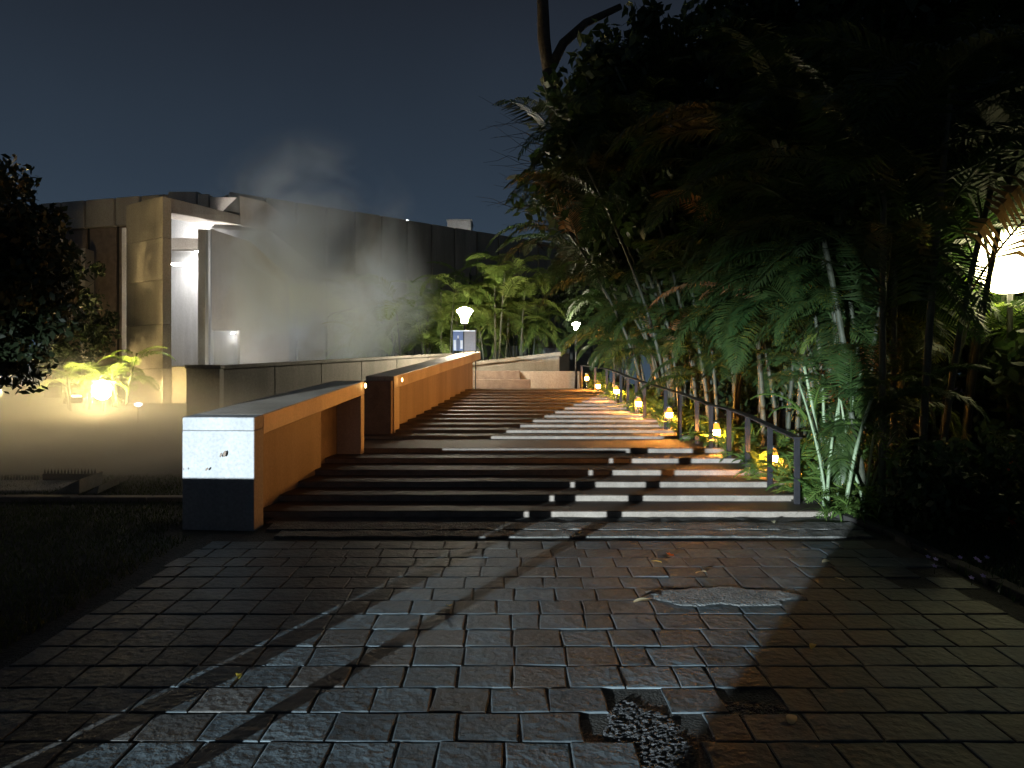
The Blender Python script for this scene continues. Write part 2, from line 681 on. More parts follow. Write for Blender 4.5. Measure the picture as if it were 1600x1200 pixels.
ed = thing('bed_edging', (4.1, 9.1, 0), 'low black stone edging between the paving and the right hand bed', 'edging')
eo = Vector(ed.location)
epts = [(3.95, 9.3), (4.12, 8.4), (4.14, 7.2), (4.2, 6.0), (4.22, 4.8), (4.22, 3.4)]
for (xa, ya), (xb, yb_) in zip(epts, epts[1:]):
    for q_ in range(2):
        A_ = Vector((xa + (xb - xa) * q_ / 2, ya + (yb_ - ya) * q_ / 2, 0))
        B_ = Vector((xa + (xb - xa) * (q_ + .985) / 2, ya + (yb_ - ya) * (q_ + .985) / 2, 0))
        za, zb2 = pz(A_.y), pz(B_.y)
        wv = Vector((.13, 0, 0))
        obj('edging_stone', hexa('edging_stone', [A_ + Vector((0, 0, za - .1)), A_ + wv + Vector((0, 0, za - .1)), B_ + wv + Vector((0, 0, zb2 - .1)), B_ + Vector((0, 0, zb2 - .1))],
                                 [A_ + Vector((0, 0, za + .07)), A_ + wv + Vector((0, 0, za + .07)), B_ + wv + Vector((0, 0, zb2 + .07)), B_ + Vector((0, 0, zb2 + .07))], .008), M['joint'], ed, -eo)

# ------------------------------------------------------------------ staircase
def x_left(y):
    return lerp_list(y, [(8, -3.5), (13.1, -3.2), (16, -3.0), (18.4, -2.7), (27, -1.6)]) - .25


def x_right(y):
    return 3.95 - .062 * (y - 9.4)


stairs = thing('staircase', (0, 9.36, 0), 'wide stone staircase with shallow steps climbing past a middle landing', 'stairs')
K = []
for k, y_ in enumerate((9.30, 10.03, 10.72, 11.40, 12.28, 13.12)):
    K.append((y_, .09 * (k + 1), .09))
for k in range(13):
    K.append((15.2 + .8 * k, .54 + .072 * (k + 1), .072))
NS = 28
for i, (y0, z, r_) in enumerate(K):
    land = i == 5
    top = i == len(K) - 1
    y1 = K[i + 1][0] + .06 if not top else y0 + 6
    v, f = [], []
    rr = random.Random(50 + i)
    for j in range(NS + 1):
        t = j / NS
        e0, e1 = rr.uniform(-.006, .006), rr.uniform(-.004, .002)
        x0 = x_left(y0) + (x_right(y0) - x_left(y0)) * t
        x1 = x_left(y1) + (x_right(y1) - x_left(y1)) * t
        for (x, y, zz) in ((x0, y0 + e0 + .006, z - r_ - .12), (x0, y0 + e0, z - .014), (x0, y0 + .012 + e0, z - .002 + e1), (x0, y0 + .3, z + e1 * .5), (x1, y1, z + .004), (x1, y1, z - .5)):
            v.append((x, y - 9.36, zz))
    for j in range(NS):
        for q in range(5):
            f.append((j * 6 + q, (j + 1) * 6 + q, (j + 1) * 6 + q + 1, j * 6 + q + 1))
    f.append(tuple(range(6)))
    f.append(tuple(NS * 6 + q for q in range(5, -1, -1)))
    nm = 'landing' if (land or top) else 'step'
    me = fix(mesh(nm, v, f))
    me.materials.append(M['step'])
    me.materials.append(M['tread'])
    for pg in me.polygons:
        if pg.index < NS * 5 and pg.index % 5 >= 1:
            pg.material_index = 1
    obj(nm, me, None, stairs)

# ------------------------------------------------------------------ stair parapets on the left
parA = thing('stair_parapet', (-2.93, 8.58, 0), 'near concrete stair parapet with sloping cap and whitish square end post', 'parapet')


def loc(o_, p):
    return Vector(p) - o_


OA = Vector((-2.93, 8.58, 0))
FA0, FA1 = Vector((-2.93, 8.58, 0)), Vector((-2.56, 13.1, 0))
dA = (FA1 - FA0).normalized()
nA = Vector((-dA.y, dA.x, 0))
LA = (FA1 - FA0).length


def topA(s):
    return 1.27 + (1.705 - 1.27) * s / LA


def wA(s):
    return .85 - .30 * s / LA


def ptA(s, w, z):
    p = FA0 + dA * s + nA * w
    return Vector((p.x, p.y, z)) - OA


def segA(name, s0, s1, w0a, w1a, zb0, zb1, zt0, zt1, m, bev=.006, w0b=None, w1b=None):
    w0b = w0a if w0b is None else w0b
    w1b = w1a if w1b is None else w1b
    bot = [ptA(s0, w0a, zb0), ptA(s0, w1a, zb0), ptA(s1, w1b, zb1), ptA(s1, w0b, zb1)]
    tp = [ptA(s0, w0a, zt0), ptA(s0, w1a, zt0), ptA(s1, w1b, zt1), ptA(s1, w0b, zt1)]
    return obj(name, hexa(name, bot, tp, bev), m, parA)


CAP = .235
segA('end_post', 0, .26, 0, .85, -.15, -.15, topA(0) - .155, topA(.26) - .155, M['render_white'], .006, 0, .833)
segA('cap_beam', .262, LA, -.0, wA(.262), topA(.262) - CAP, topA(LA) - CAP, topA(.262), topA(LA), M['render'], .008, 0, wA(LA))
segA('cap_end', 0, .26, -.0, .85, topA(0) - .152, topA(.26) - .152, topA(0), topA(.26), M['render_white'], .008, 0, .833)
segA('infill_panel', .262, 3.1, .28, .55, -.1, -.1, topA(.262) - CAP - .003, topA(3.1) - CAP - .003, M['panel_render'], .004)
segA('recess_wall', 3.1, LA - .2, .42, .5, -.1, .1, topA(3.1) - CAP - .003, topA(LA - .2) - CAP - .003, M['brownstone'], .004)
segA('end_post', LA - .2, LA - .002, .003, wA(LA) - .01, -.1, -.1, topA(LA - .2) - CAP - .003, topA(LA) - CAP - .003, M['render'], .006)
# pitting in the plaster of the end post
for (px, py, sx_, sz_) in ((345, 711, .012, .028), (351, 709, .018, .038), (323, 733, .011, .024), (287, 733, .006, .012)):
    p = P(px, py, 8.574)
    me = lathe('plaster_chip', [(.6, -.006), (1, 0), (.9, .004), (.4, .006)], 9)
    o = obj('plaster_chip', me, M['brownstone'], parA, loc(OA, p), (math.radians(90), R.uniform(0, 1), 0), (sx_, sz_, .5))

OB = Vector((-2.48, 15.9, 0))
parB = thing('stair_parapet', OB, 'far stair parapet beside the upper flight with orange lit panel and sloping cap', 'parapet')
FB0, FB1 = Vector((-2.48, 15.9, 0)), Vector((-1.12, 26.9, 0))
dB = (FB1 - FB0).normalized()
nB = Vector((-dB.y, dB.x, 0))
LB = (FB1 - FB0).length


def topB(s):
    return 1.815 + (2.80 - 1.815) * s / LB


def segB(name, s0, s1, w0, w1, zb0, zb1, zt0, zt1, m, bev=.006):
    def pt(s, w, z):
        p = FB0 + dB * s + nB * w
        return Vector((p.x, p.y, z)) - OB
    bot = [pt(s0, w0, zb0), pt(s0, w1, zb0), pt(s1, w1, zb1), pt(s1, w0, zb1)]
    tp = [pt(s0, w0, zt0), pt(s0, w1, zt0), pt(s1, w1, zt1), pt(s1, w0, zt1)]
    return obj(name, hexa(name, bot, tp, bev), m, parB)


segB('cap_beam', 0.0, LB, 0, .62, topB(0) - .27, topB(LB) - .27, topB(0), topB(LB), M['render'], .008)
segB('end_post', .003, .42, .003, .60, .1, .1, topB(0) - .273, topB(.42) - .273, M['render'])
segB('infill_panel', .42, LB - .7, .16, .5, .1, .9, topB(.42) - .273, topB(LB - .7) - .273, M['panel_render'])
# dark return wall between the parapets
o = tag(obj('return_wall', box('return_wall', (-3.2, 15.6, -.1), (-2.5, 15.88, 1.72), .008), M['brownstone']), 'dark brown return wall closing the gap between the two stair parapets', 'wall')
# small emissive discs put on the bright points of the parapet ends
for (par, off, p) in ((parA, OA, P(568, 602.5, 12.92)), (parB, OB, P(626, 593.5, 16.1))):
    me = lathe('glow_disc', [(.03, -.01), (.045, 0), (.04, .012), (.02, .018)], 12)
    obj('glow_disc', me, M['spot'], par, loc(off, p) + Vector((.03, 0, 0)), (0, math.radians(90), 0))

# ------------------------------------------------------------------ walls at the head of the stairs
ht = thing('top_wall', P(735, 608, 28), 'grey concrete wall with sloping coping across the head of the stairs', 'wall')
ho = Vector(ht.location)
a0, a1 = P(690, 577, 29.75), P(874, 556, 30.0)
bz = 1.3
obj('wall_face', hexa('wall_face', [(a0.x, a0.y, bz), (a1.x, a1.y, bz), (a1.x, a1.y + .5, bz), (a0.x, a0.y + .5, bz)],
                      [a0, a1, a1 + Vector((0, .5, 0)), a0 + Vector((0, .5, 0))], .01), M['conc_dark'], ht, -ho)
c = Vector((0, 0, .003))
obj('coping', hexa('coping', [a0 + c + Vector((0, -.1, 0)), a1 + c + Vector((.05, -.1, 0)), a1 + c + Vector((.05, .6, 0)), a0 + c + Vector((0, .6, 0))],
                   [a0 + Vector((0, -.1, .16)), a1 + Vector((.05, -.1, .16)), a1 + Vector((.05, .6, .16)), a0 + Vector((0, .6, .16))], .012), M['conc_dark'], ht, -ho)
p0, p1 = P(812, 608, 29.3), P(906, 580, 29.3)
tag(obj('low_wall', box('low_wall', (p0.x, 29.3, 1.3), (p1.x, 29.6, p1.z), .015), M['conc']), 'low pale concrete wall right of the brown blocks at the stair head', 'wall')
p0, p1 = P(735, 610, 28.2), P(829, 592.5, 28.2)
tag(obj('stone_block', box('stone_block', (p0.x, 28.2, 1.4), (p1.x, 29.0, p1.z), .02), M['brownstone']), 'lower brown stone block lying at the head of the stairs', 'block')
p0, p1 = P(733, 592, 29.05), P(813, 579, 29.05)
tag(obj('stone_block', box('stone_block', (p0.x, 29.05, 1.4), (p1.x, 29.28, p1.z), .02), M['brownstone']), 'taller brown stone block behind the lower one at the stair head', 'block')
p0, p1 = P(873, 608, 31), P(889, 545, 31)
tag(obj('gate_pillar', box('gate_pillar', (p0.x, 33.2, 1.3), (p1.x + .2, 33.6, p1.z + .1), .02), M['joint']), 'dark pillar at the right end of the wall at the stair head', 'pillar')

# ------------------------------------------------------------------ long parapet behind, block beside it
w0, w1 = P(345, 571, 20), P(712, 551.5, 30)
dv = (w1 - w0)
dv.z = 0
nv = Vector((-dv.y, dv.x, 0)).normalized() * .4
lp = thing('long_parapet', (w0.x, w0.y, .5), 'long olive grey parapet wall running behind the stair parapets in the mist', 'wall')
lo = Vector(lp.location)


def ww(t, h=0, n=0):
    p = w0 + (w1 - w0) * t
    return Vector((p.x, p.y, p.z + h)) + nv * n - lo


def wg(t, n=0):
    p = w0 + (w1 - w0) * t
    return Vector((p.x, p.y, .2)) + nv * n - lo


for i in range(6):
    t0, t1 = i / 6 + .0008, (i + 1) / 6 - .0008
    obj('panel', hexa('panel', [wg(t0), wg(t1), wg(t1, 1), wg(t0, 1)], [ww(t0, -.1), ww(t1, -.1), ww(t1, -.1, 1), ww(t0, -.1, 1)], .008), M['conc_dark'], lp)
obj('coping', hexa('coping', [ww(0, -.097, -.12), ww(1, -.097, -.12), ww(1, -.097, 1.12), ww(0, -.097, 1.12)], [ww(0, 0, -.12), ww(1, 0, -.12), ww(1, 0, 1.12), ww(0, 0, 1.12)], .008), M['conc_dark'], lp)
p0, p1 = P(291, 625, 19.8), P(343, 570, 19.8)
bk = thing('planter_block', (p0.x, 19.8, .2), 'square olive concrete block at the left end of the long parapet', 'block')
obj('body', box('body', (0, 0, -.2), (p1.x - p0.x, .9, p1.z - .3), .015), M['conc_dark'], bk)
obj('lid', box('lid', (-.04, -.04, p1.z - .297), (p1.x - p0.x + .04, .94, p1.z - .2), .012), M['conc_dark'], bk)

# ------------------------------------------------------------------ auditorium building
ZT = 10.71
bld = thing('auditorium', (-14, 36, 1.0), 'large concrete auditorium with tall panelled walls and a lit entrance porch', 'building')
bo = Vector(bld.location)


def bpart(name, me, m):
    return obj(name, me, m, bld, -bo)


C0 = Vector((-13.3, 35.6, 0))
dR = Vector((9.1, 7.4, 0)).normalized()
nR = Vector((-dR.y, dR.x, 0))


def wallbox(name, o_, d, n, s0, s1, n0, n1, z0, z1, m, bev=0):
    pts = [o_ + d * s0 + n * n0, o_ + d * s1 + n * n0, o_ + d * s1 + n * n1, o_ + d * s0 + n * n1]
    return bpart(name, hexa(name, [Vector((p.x, p.y, z0)) for p in pts], [Vector((p.x, p.y, z1)) for p in pts], bev), m)


wallbox('backing_wall', C0, dR, nR, -.1, 26, .25, 1.2, .5, ZT - .12, M['joint'])
s = .1
step_s = [(.02, 1.65), (1.75, 3.22)]
q = 3.34
while q < 25:
    step_s.append((q, q + 1.5))
    q += 1.6
for s0, s1 in step_s:
    wallbox('panel', C0, dR, nR, s0, s1, 0, .245, .6, ZT + R.uniform(-.015, .015), M['conc_dark'], .02)
# left block
Lc = Vector((-23.8, 38.0, 0))
dL = (Vector((-14.75, 35.5, 0)) - Lc)
lenL = dL.length
dL.normalize()
nL = Vector((-dL.y, dL.x, 0))
wallbox('backing_wall', Lc, dL, nL, 0, lenL, .3, 1.5, .5, ZT - .1, M['joint'])
xsL = [.02, 1.33, 2.83, 4.6, 6.1, 7.6, lenL]
for s0, s1 in zip(xsL, xsL[1:]):
    wallbox('panel', Lc, dL, nL, s0 + .07, s1 - .07, 0, .295, 9.35, ZT + R.uniform(-.01, .01), M['conc'], .02)
for s0, s1 in zip(xsL, xsL[1:]):
    wallbox('wall_bay', Lc, dL, nL, s0 + .1, s1 - .1, .2, .29, .6, 9.33, M['brownstone'], .01)
# fins
for (px0, px1, pyt, Y) in ((126, 133, 388, 36.2), (190, 197, 356, 33)):
    a, b = P(px0, pyt, Y), P(px1, pyt, Y)
    bpart('fin', box('fin', (a.x, Y, .6), (b.x, Y + .8, a.z), .01), M['conc'])
# tall porch pylon
a, b, c_ = P(197, 310, 28.4), P(254, 306, 27.0), P(268, 309, 27.35)
zt = a.z - .25
fr = Vector((b.x - a.x, b.y - a.y, 0))
sd = Vector((c_.x - b.x, c_.y - b.y, 0))
pts = [Vector((a.x, a.y, 0)), Vector((b.x, b.y, 0)), Vector((c_.x, c_.y, 0)), Vector((a.x, a.y, 0)) + sd]
lifts = [.6, 2.2, 3.8, 5.4, 6.9, zt]
for z0, z1 in zip(lifts, lifts[1:]):
    bpart('pylon_course', hexa('pylon_course', [Vector((p.x, p.y, z0 + .006)) for p in pts], [Vector((p.x, p.y, z1 - .006)) for p in pts], .012), M['conc'])
# beam from the pylon back into the building
b0t, b0b = P(266, 309, 27.45), P(270, 333, 27.45)
b1t, b1b = P(378, 337, 31.6), P(378, 352, 31.6)
sh = Vector((-.9, .5, 0))
bpart('porch_beam', hexa('porch_beam', [b0b, b1b, b1b + sh, b0b + sh], [b0t, b1t, b1t + sh, b0t + sh], .015), M['conc'])
# canopy: folded roof plate falling to the right
poly = [P(374, 306, 31.2), P(415, 315, 32.2), P(466, 353, 33.2), P(522, 441, 34.2), P(425, 362, 32.6), P(376, 352, 31.5)]
bpart('canopy_face', prism('canopy_face', poly, (-.12, .28, 0)), M['conc'])
poly = [P(425, 362.5, 32.62), P(522, 441.5, 34.22), P(452, 434, 35.6), P(392, 380, 34.0), P(332, 357, 31.0), P(372, 353, 31.6)]
bpart('canopy_soffit', prism('canopy_soffit', poly, (.02, .03, .16)), M['render_white'])
# parapet triangle and stepped roof blocks above the porch
poly = [P(375, 304, 31.4), P(375, 333, 31.4), P(350, 328, 31.0)]
bpart('roof_upstand', prism('roof_upstand', poly, (-.3, .6, 0)), M['render_white'])
for (x0, x1, yt, Y) in ((263, 306, 299.5, 34.6), (309, 326, 303, 34.2), (328, 372, 308, 34.0)):
    a, b = P(x0, yt, Y), P(x1, yt, Y)
    bpart('roof_block', box('roof_block', (a.x, Y, 8.7), (b.x, Y + .8, a.z), .015), M['conc'])
# entrance: bright back wall, dark column, lit jamb, hanging wall with notch
a, b = P(262, 335, 32.6), P(330, 335, 32.6)
bpart('inner_wall', box('inner_wall', (a.x - .4, 32.6, .6), (b.x, 32.9, 9.0), .01), M['render_white'])
a, b = P(262, 372, 31.0), P(310, 372, 31.0)
zb_ = P(290, 389, 31).z
bpart('lintel', box('lintel', (a.x, 31.0, zb_), (b.x, 31.5, a.z), .01), M['conc'])
a, b = P(309, 358, 29.4), P(321, 358, 29.4)
bpart('column', box('column', (a.x, 29.4, .8), (b.x, 29.7, a.z), .01), M['conc_dark'])
a, b = P(321.5, 358, 30.2), P(329, 358, 30.2)
bpart('jamb', box('jamb', (a.x, 30.2, .8), (b.x, 30.5, a.z), .01), M['render_white'])
poly = [P(330, 358, 30.3), P(392, 378, 31.6), P(452, 433, 32.8), P(452, 575, 32.8), P(375, 575, 31.1), P(375, 516, 31.1), P(330, 516, 30.3)]
bpart('hanging_wall', prism('hanging_wall', poly, (-.25, .4, 0)), M['conc'])
a, b = P(322, 516, 31.9), P(378, 516, 31.9)
bpart('inner_wall', box('inner_wall', (a.x, 31.9, .7), (b.x, 32.1, a.z + .3), .01), M['render_white'])
a, b = P(255, 572, 27.5), P(300, 572, 27.5)
bpart('podium', box('podium', (a.x, 27.4, .4), (b.x + 5, 28.8, a.z), .02), M['conc_dark'])
# lights in the porch ceiling
a = P(292, 345, 30.2)
bpart('ceiling_light', box('ceiling_light', (a.x - .35, 31.55, 7.25), (a.x + .35, 32.2, 7.3)), M['ceil'])
bpart('ceiling_light', box('ceiling_light', (a.x - .3, 29.5, 6.3), (a.x + .1, 29.62, 6.36)), M['ceil'])
a = P(362, 530, 31.4)
bpart('ceiling_light', box('ceiling_light', (a.x - .08, 31.55, a.z + .25), (a.x + .02, 31.65, a.z + .28)), M['ceil'])

a = P(415, 590, 29.0)
bpart('uplight', box('uplight', (a.x - .25, 28.85, .95), (a.x + .25, 29.1, 1.05), .01), M['black'])
bpart('uplight_lens', box('uplight_lens', (a.x - .2, 28.88, 1.053), (a.x + .2, 29.07, 1.065)), M['uplight'])
# far pale tower and tiny roof light
a, b = P(699, 345, 75), P(736, 345, 75)
tw = thing('far_tower', (a.x, 75, 1), 'pale block rising beyond the roof line of the auditorium', 'building')
obj('wall', box('wall', (0, 0, 0), (b.x - a.x, 3, a.z - 1), .03), M['far_white'], tw)
obj('roof', box('roof', (-.1, -.1, a.z - .997), (b.x - a.x + .1, 3.1, a.z - .85), .02), M['far_white'], tw)
for k in range(2):
    obj('window', box('window', (.5 + k, -.04, 12.6), (1.0 + k, .06, 13.4), .01), M['joint'], tw)
obj('fill_emitter', box('fill_emitter', (.2, -3.2, a.z - 4.2), (b.x - a.x - .2, -3.0, a.z - 4.0), .01), M['tower'], tw)  # hidden emitter added in front to brighten the tower wall
p = P(636, 345, 58)
rl = thing('roof_lamp', p, 'tiny white lamp shining above the auditorium roof edge', 'lamp')
obj('bulb', lathe('bulb', [(.03, -.1), (.16, -.04), (.16, .04), (.03, .1)], 10), M['tiny'], rl)
obj('mast', tube('mast', [(0, 0, -13.2), (0, 0, -.1)], [.05, .03], 6), M['steel'], rl)

# kiosk far behind the stair head
a, b = P(808, 560, 48), P(876, 515, 48)
ki = thing('garden_house', (a.x, 48, 1.44), 'small pale house with lit windows far behind the stair head', 'building')
wd = b.x - a.x
obj('wall', box('wall', (0, 0, 0), (wd, 3, 2.5), .02), M['far_white'], ki)
obj('roof', prism('roof', [(-.3, -.4, 2.503), (wd + .3, -.4, 2.503), (wd / 2, -.4, 3.6)], (0, 3.8, 0)), M['brownstone'], ki)
obj('window', box('window', (.55, -.05, 1.2), (.95, .02, 1.7), .01), M['shop'], ki)
obj('window', box('window', (1.35, -.05, 1.1), (2.3, .02, 1.9), .01), M['board'], ki)
a = P(878, 530, 50)
k2 = thing('gate_house', (a.x, 50, 1.44), 'narrow wall with a yellowish lit window under the far street lamp', 'building')
obj('wall', box('wall', (-.3, 0, 0), (1.0, 2, 4.4), .02), M['brownstone'], k2)
obj('window', box('window', (.0, -.05, 2.2), (.5, .02, 3.4), .01), M['shopwarm'], k2)


# ------------------------------------------------------------------ lamps
def bell_lamp(p, zg, label, m, sc=1.):
    t = thing('lamp_post', (p.x, p.y, zg), label, 'lamp')
    h = p.z - zg
    obj('pole', tube('pole', [(0, 0, 0), (0, 0, .5), (0, 0, h - .32 * sc)], [.06, .045, .04], 10), M['steel'], t)
    obj('collar', lathe('collar', [(.06, h - .34 * sc), (.11 * sc, h - .32 * sc), (.11 * sc, h - .28 * sc), (.07, h - .26 * sc)], 14), M['steel'], t)
    obj('lamp_shade', lathe('lamp_shade', [(.10 * sc, h - .257 * sc), (.13 * sc, h - .1 * sc), (.20 * sc, h + .06 * sc), (.29 * sc, h + .16 * sc), (.20 * sc, h + .24 * sc), (.05, h + .29 * sc)], 20), m, t)
    return t


bell_lamp(P(726, 493, 26.8), 1.44, 'white glowing bell-shaped lamp behind the blue notice board at the stair head', M['lamp'])
bell_lamp(P(900, 510, 28.6), 1.47, 'small far bell lamp glowing between the dark palms', M['lampfar'], .55)

# notice board
nb = thing('notice_board', P(725, 548, 26.2), 'blue poster and grey panel on posts below the bell lamp', 'notice board')
no = Vector(nb.location)
a, b = P(708, 548, 26.2) - no, P(723.5, 518, 26.2) - no
poster = obj('poster', box('poster', (a.x, -.01, a.z), (b.x, .03, b.z), .004), M['poster'], nb)
w_, h_ = b.x - a.x, b.z - a.z
pm = [v_ for v_ in ()]


def flat(name, pts, m, y=-.014):
    v = [(a.x + w_ * x, y, a.z + h_ * z) for x, z in pts] + [(a.x + w_ * x, y + .002, a.z + h_ * z) for x, z in pts]
    n = len(pts)
    f = [tuple(range(n)), tuple(range(2 * n - 1, n - 1, -1))] + [(i, (i + 1) % n, n + (i + 1) % n, n + i) for i in range(n)]
    obj(name, fix(mesh(name, v, f)), m, poster)


flat('print', [(.05, .02), (.3, .02), (.3, .56), (.05, .56)], M['poster_white'])
flat('print', [(.72, .1), (.97, .1), (.97, .54), (.72, .54)], M['poster_white'])
flat('print', [(.36, .02), (.66, .02), (.7, .5), (.58, .66), (.42, .66), (.32, .5)], M['poster_dark'])
flat('print', [(.44, .64), (.56, .64), (.58, .76), (.5, .8), (.42, .76)], M['poster_white'], -.018)
c0, c1 = P(725.5, 548, 26.2) - no, P(743, 518, 26.2) - no
obj('panel', box('panel', (c0.x, -.01, c0.z), (c1.x, .03, c1.z), .004), M['board'], nb)
for px in (708, 724.5, 743):
    q = P(px, 548, 26.2) - no
    obj('post', box('post', (q.x - .02, .0, -1.4), (q.x + .02, .04, b.z + .04), .003), M['steel'], nb)
obj('top_rail', box('top_rail', (a.x, -.03, b.z + .003), (c1.x, .05, b.z + .035), .003), M['chrome'], nb)


# bollard lights along the rail
def rail_x(y):
    return 3.70 - .062 * (y - 9.8)


BL = [(1208, 713, 11.2, 'nearest glowing bollard light, in the plants by the lowest railing posts'),
      (1119, 672, 13.3, 'second glowing bollard light from the front, in yellow-lit leaves below the railing'),
      (1046, 646, 16.2, 'third glowing bollard light from the front, behind the railing post at the landing'),
      (998, 629, 18.9, 'bollard light on a shiny pole at the edge of the upper flight'),
      (963, 610, 21.4, 'fifth glowing bollard light from the front, brightest at the top of the railing'),
      (935, 602, 24.2, 'sixth glowing bollard light from the front, small beside the top steps'),
      (917, 590, 27.0, 'farthest and smallest glowing bollard light at the head of the stairs')]
bm_pole = tube('pole', [(0, 0, -.6), (0, 0, 0)], [.028, .028], 10)
bm_glow = lathe('lantern', [(.035, 0), (.06, .03), (.068, .12), (.055, .2), (.03, .235)], 14)
bm_cap = lathe('cap', [(.03, .236), (.075, .238), (.06, .262), (.015, .275)], 14)
bm_col = lathe('collar', [(.03, -.04), (.06, -.02), (.06, -.002), (.03, 0)], 14)
for bi, (px, py, Y, lab) in enumerate(BL):
    p = P(px, py, Y)
    sc_ = 1.0
    t = thing('bollard_light', (p.x, p.y, p.z - .11), lab, 'bollard light', 'warm bollard lights along the railing')
    obj('pole', bm_pole, M['chrome'], t)
    gm = bm_glow.copy()
    gm.materials.append(M['amber'])
    gm.materials.append(M['bollard'][bi])
    for pg in gm.polygons:
        if .03 < pg.center.z < .12:
            pg.material_index = 1
    lan = obj('lantern', gm, None, t)
    obj('cap', bm_cap, M['chrome'], lan)
    obj('collar', bm_col, M['chrome'], t)

# railing
rl = thing('railing', (3.7, 9.8, .05), 'dark steel handrail with square posts climbing the right side of the stairs', 'railing')
ro = Vector(rl.location)
PO = [(1245, 683, 794), (1203, 664, 768), (1168, 648, 752), (1139, 638, 732), (1111, 632, 714), (1089, 623, 705), (1062, 613, 696), (1040, 607, 688),
      (1007, 597, 668), (994, 592, 652), (981, 588, 648), (970, 583, 640), (959, 579, 634), (948, 576, 628), (930, 573, 616), (909, 571, 607)]
tops = []
for (px, yt, ybt) in PO:
    Y = (3.70 + .062 * 9.8) / ((px - 800) / F + .062)
    a, b = P(px, yt, Y) - ro, P(px, ybt, Y) - ro
    tops.append(a)
    zg = right_z(Y) - .1 - ro.z
    obj('post', box('post', (a.x - .038, a.y - .02, min(b.z, zg)), (a.x + .038, a.y + .02, a.z - .022), .004), M['steel'], rl)


def bar(name, pts, w, h, m, parent):
    v, f = [], []
    for p in pts:
        v += [(p.x - w, p.y, p.z - h), (p.x + w, p.y, p.z - h), (p.x + w, p.y, p.z), (p.x - w, p.y, p.z)]
    for i in range(len(pts) - 1):
        for k in range(4):
            f.append((i * 4 + k, i * 4 + (k + 1) % 4, (i + 1) * 4 + (k + 1) % 4, (i + 1) * 4 + k))
    f.append((0, 1, 2, 3))
    e = (len(pts) - 1) * 4
    f.append((e + 3, e + 2, e + 1, e))
    return obj(name, fix(mesh(name, v, f)), m, parent)


bar('handrail', [tops[0] + Vector((0, -.03, -.0))] + [t_ + Vector((0, 0, .0)) for t_ in tops[1:]], .06, .022, M['steel'], rl)

# big globe flood on the right
p = P(1578, 407, 11.0)
gl = thing('globe_lamp', (p.x, p.y, right_z(11.0)), 'big overexposed globe lamp shining through the palm leaves at the right edge', 'lamp')
hz = p.z - right_z(11.0)
obj('pole', tube('pole', [(0, 0, -.1), (0, 0, hz - .46)], [.05, .04], 10), M['steel'], gl)
obj('globe', lathe('globe', [(.06 + .42 * math.sin(math.pi * i / 14), hz - .48 * math.cos(math.pi * i / 14)) for i in range(15)], 24), M['globe'], gl)

# garden floodlight at the left
p = P(160, 612, 24)
fl = thing('garden_floodlight', (p.x, p.y, p.z - .25), 'yellow garden floodlight glaring at the foot of the trees by the tall fin', 'floodlight')
hou = obj('housing', box('housing', (-.22, -.02, .1), (.22, .2, .42), .02), M['black'], fl)
obj('lens', box('lens', (-.2, .201, .14), (.2, .215, .38), .004), M['flood'], hou)
obj('lens', box('lens', (-.2, .0, .423), (.2, .19, .45), .01), M['flood'], hou)
obj('front_lens', lathe('front_lens', [(.30, 0), (.29, .05), (.22, .12), (.1, .16), (.02, .17)], 20), M['flood'], hou, (0, -.025, .3), (math.radians(90), 0, 0))
obj('bracket', box('bracket', (-.03, .05, -.4), (.03, .12, .1), .006), M['black'], fl)
p = P(118, 622, 22)
fl = thing('garden_floodlight', (p.x, p.y, p.z - .25), 'smaller garden floodlight glowing left of the glaring one', 'floodlight')
hou = obj('housing', box('housing', (-.14, -.02, .1), (.14, .14, .3), .02), M['black'], fl)
obj('lens', box('lens', (-.1, .02, .303), (.1, .1, .31), .002), M['flood'], hou)
p = P(-8, 612, 22)
fl = thing('garden_floodlight', (p.x, p.y, p.z - .25), 'garden floodlight glowing low at the left edge of the picture', 'floodlight')
hou = obj('housing', box('housing', (-.14, -.02, .1), (.14, .14, .3), .02), M['black'], fl)
obj('lens', box('lens', (-.1, .02, .303), (.1, .1, .31), .002), M['flood'], hou)
fl = thing('garden_floodlight', (-17.6, 24, ground_z(-17.6, 24)), 'unseen floodlight added beyond the left tree to brighten the panelled left block', 'floodlight')  # added out of view to light the upper panels of the left block
hou = obj('housing', box('housing', (-.3, -.02, .1), (.3, .26, .4), .02), M['black'], fl)
obj('lens', box('lens', (-.26, .02, .403), (.26, .22, .415), .002), M['flood'], hou)
p = P(216, 632, 21)
bl = thing('pool_light', p, 'small blue-white light glowing in the mist before the building', 'light')
obj('bulb', lathe('bulb', [(.02, -.05), (.1, -.02), (.1, .02), (.02, .05)], 12), M['blue'], bl)
obj('stake', tube('stake', [(0, 0, -.8), (0, 0, -.05)], [.02, .02], 6), M['black'], bl)

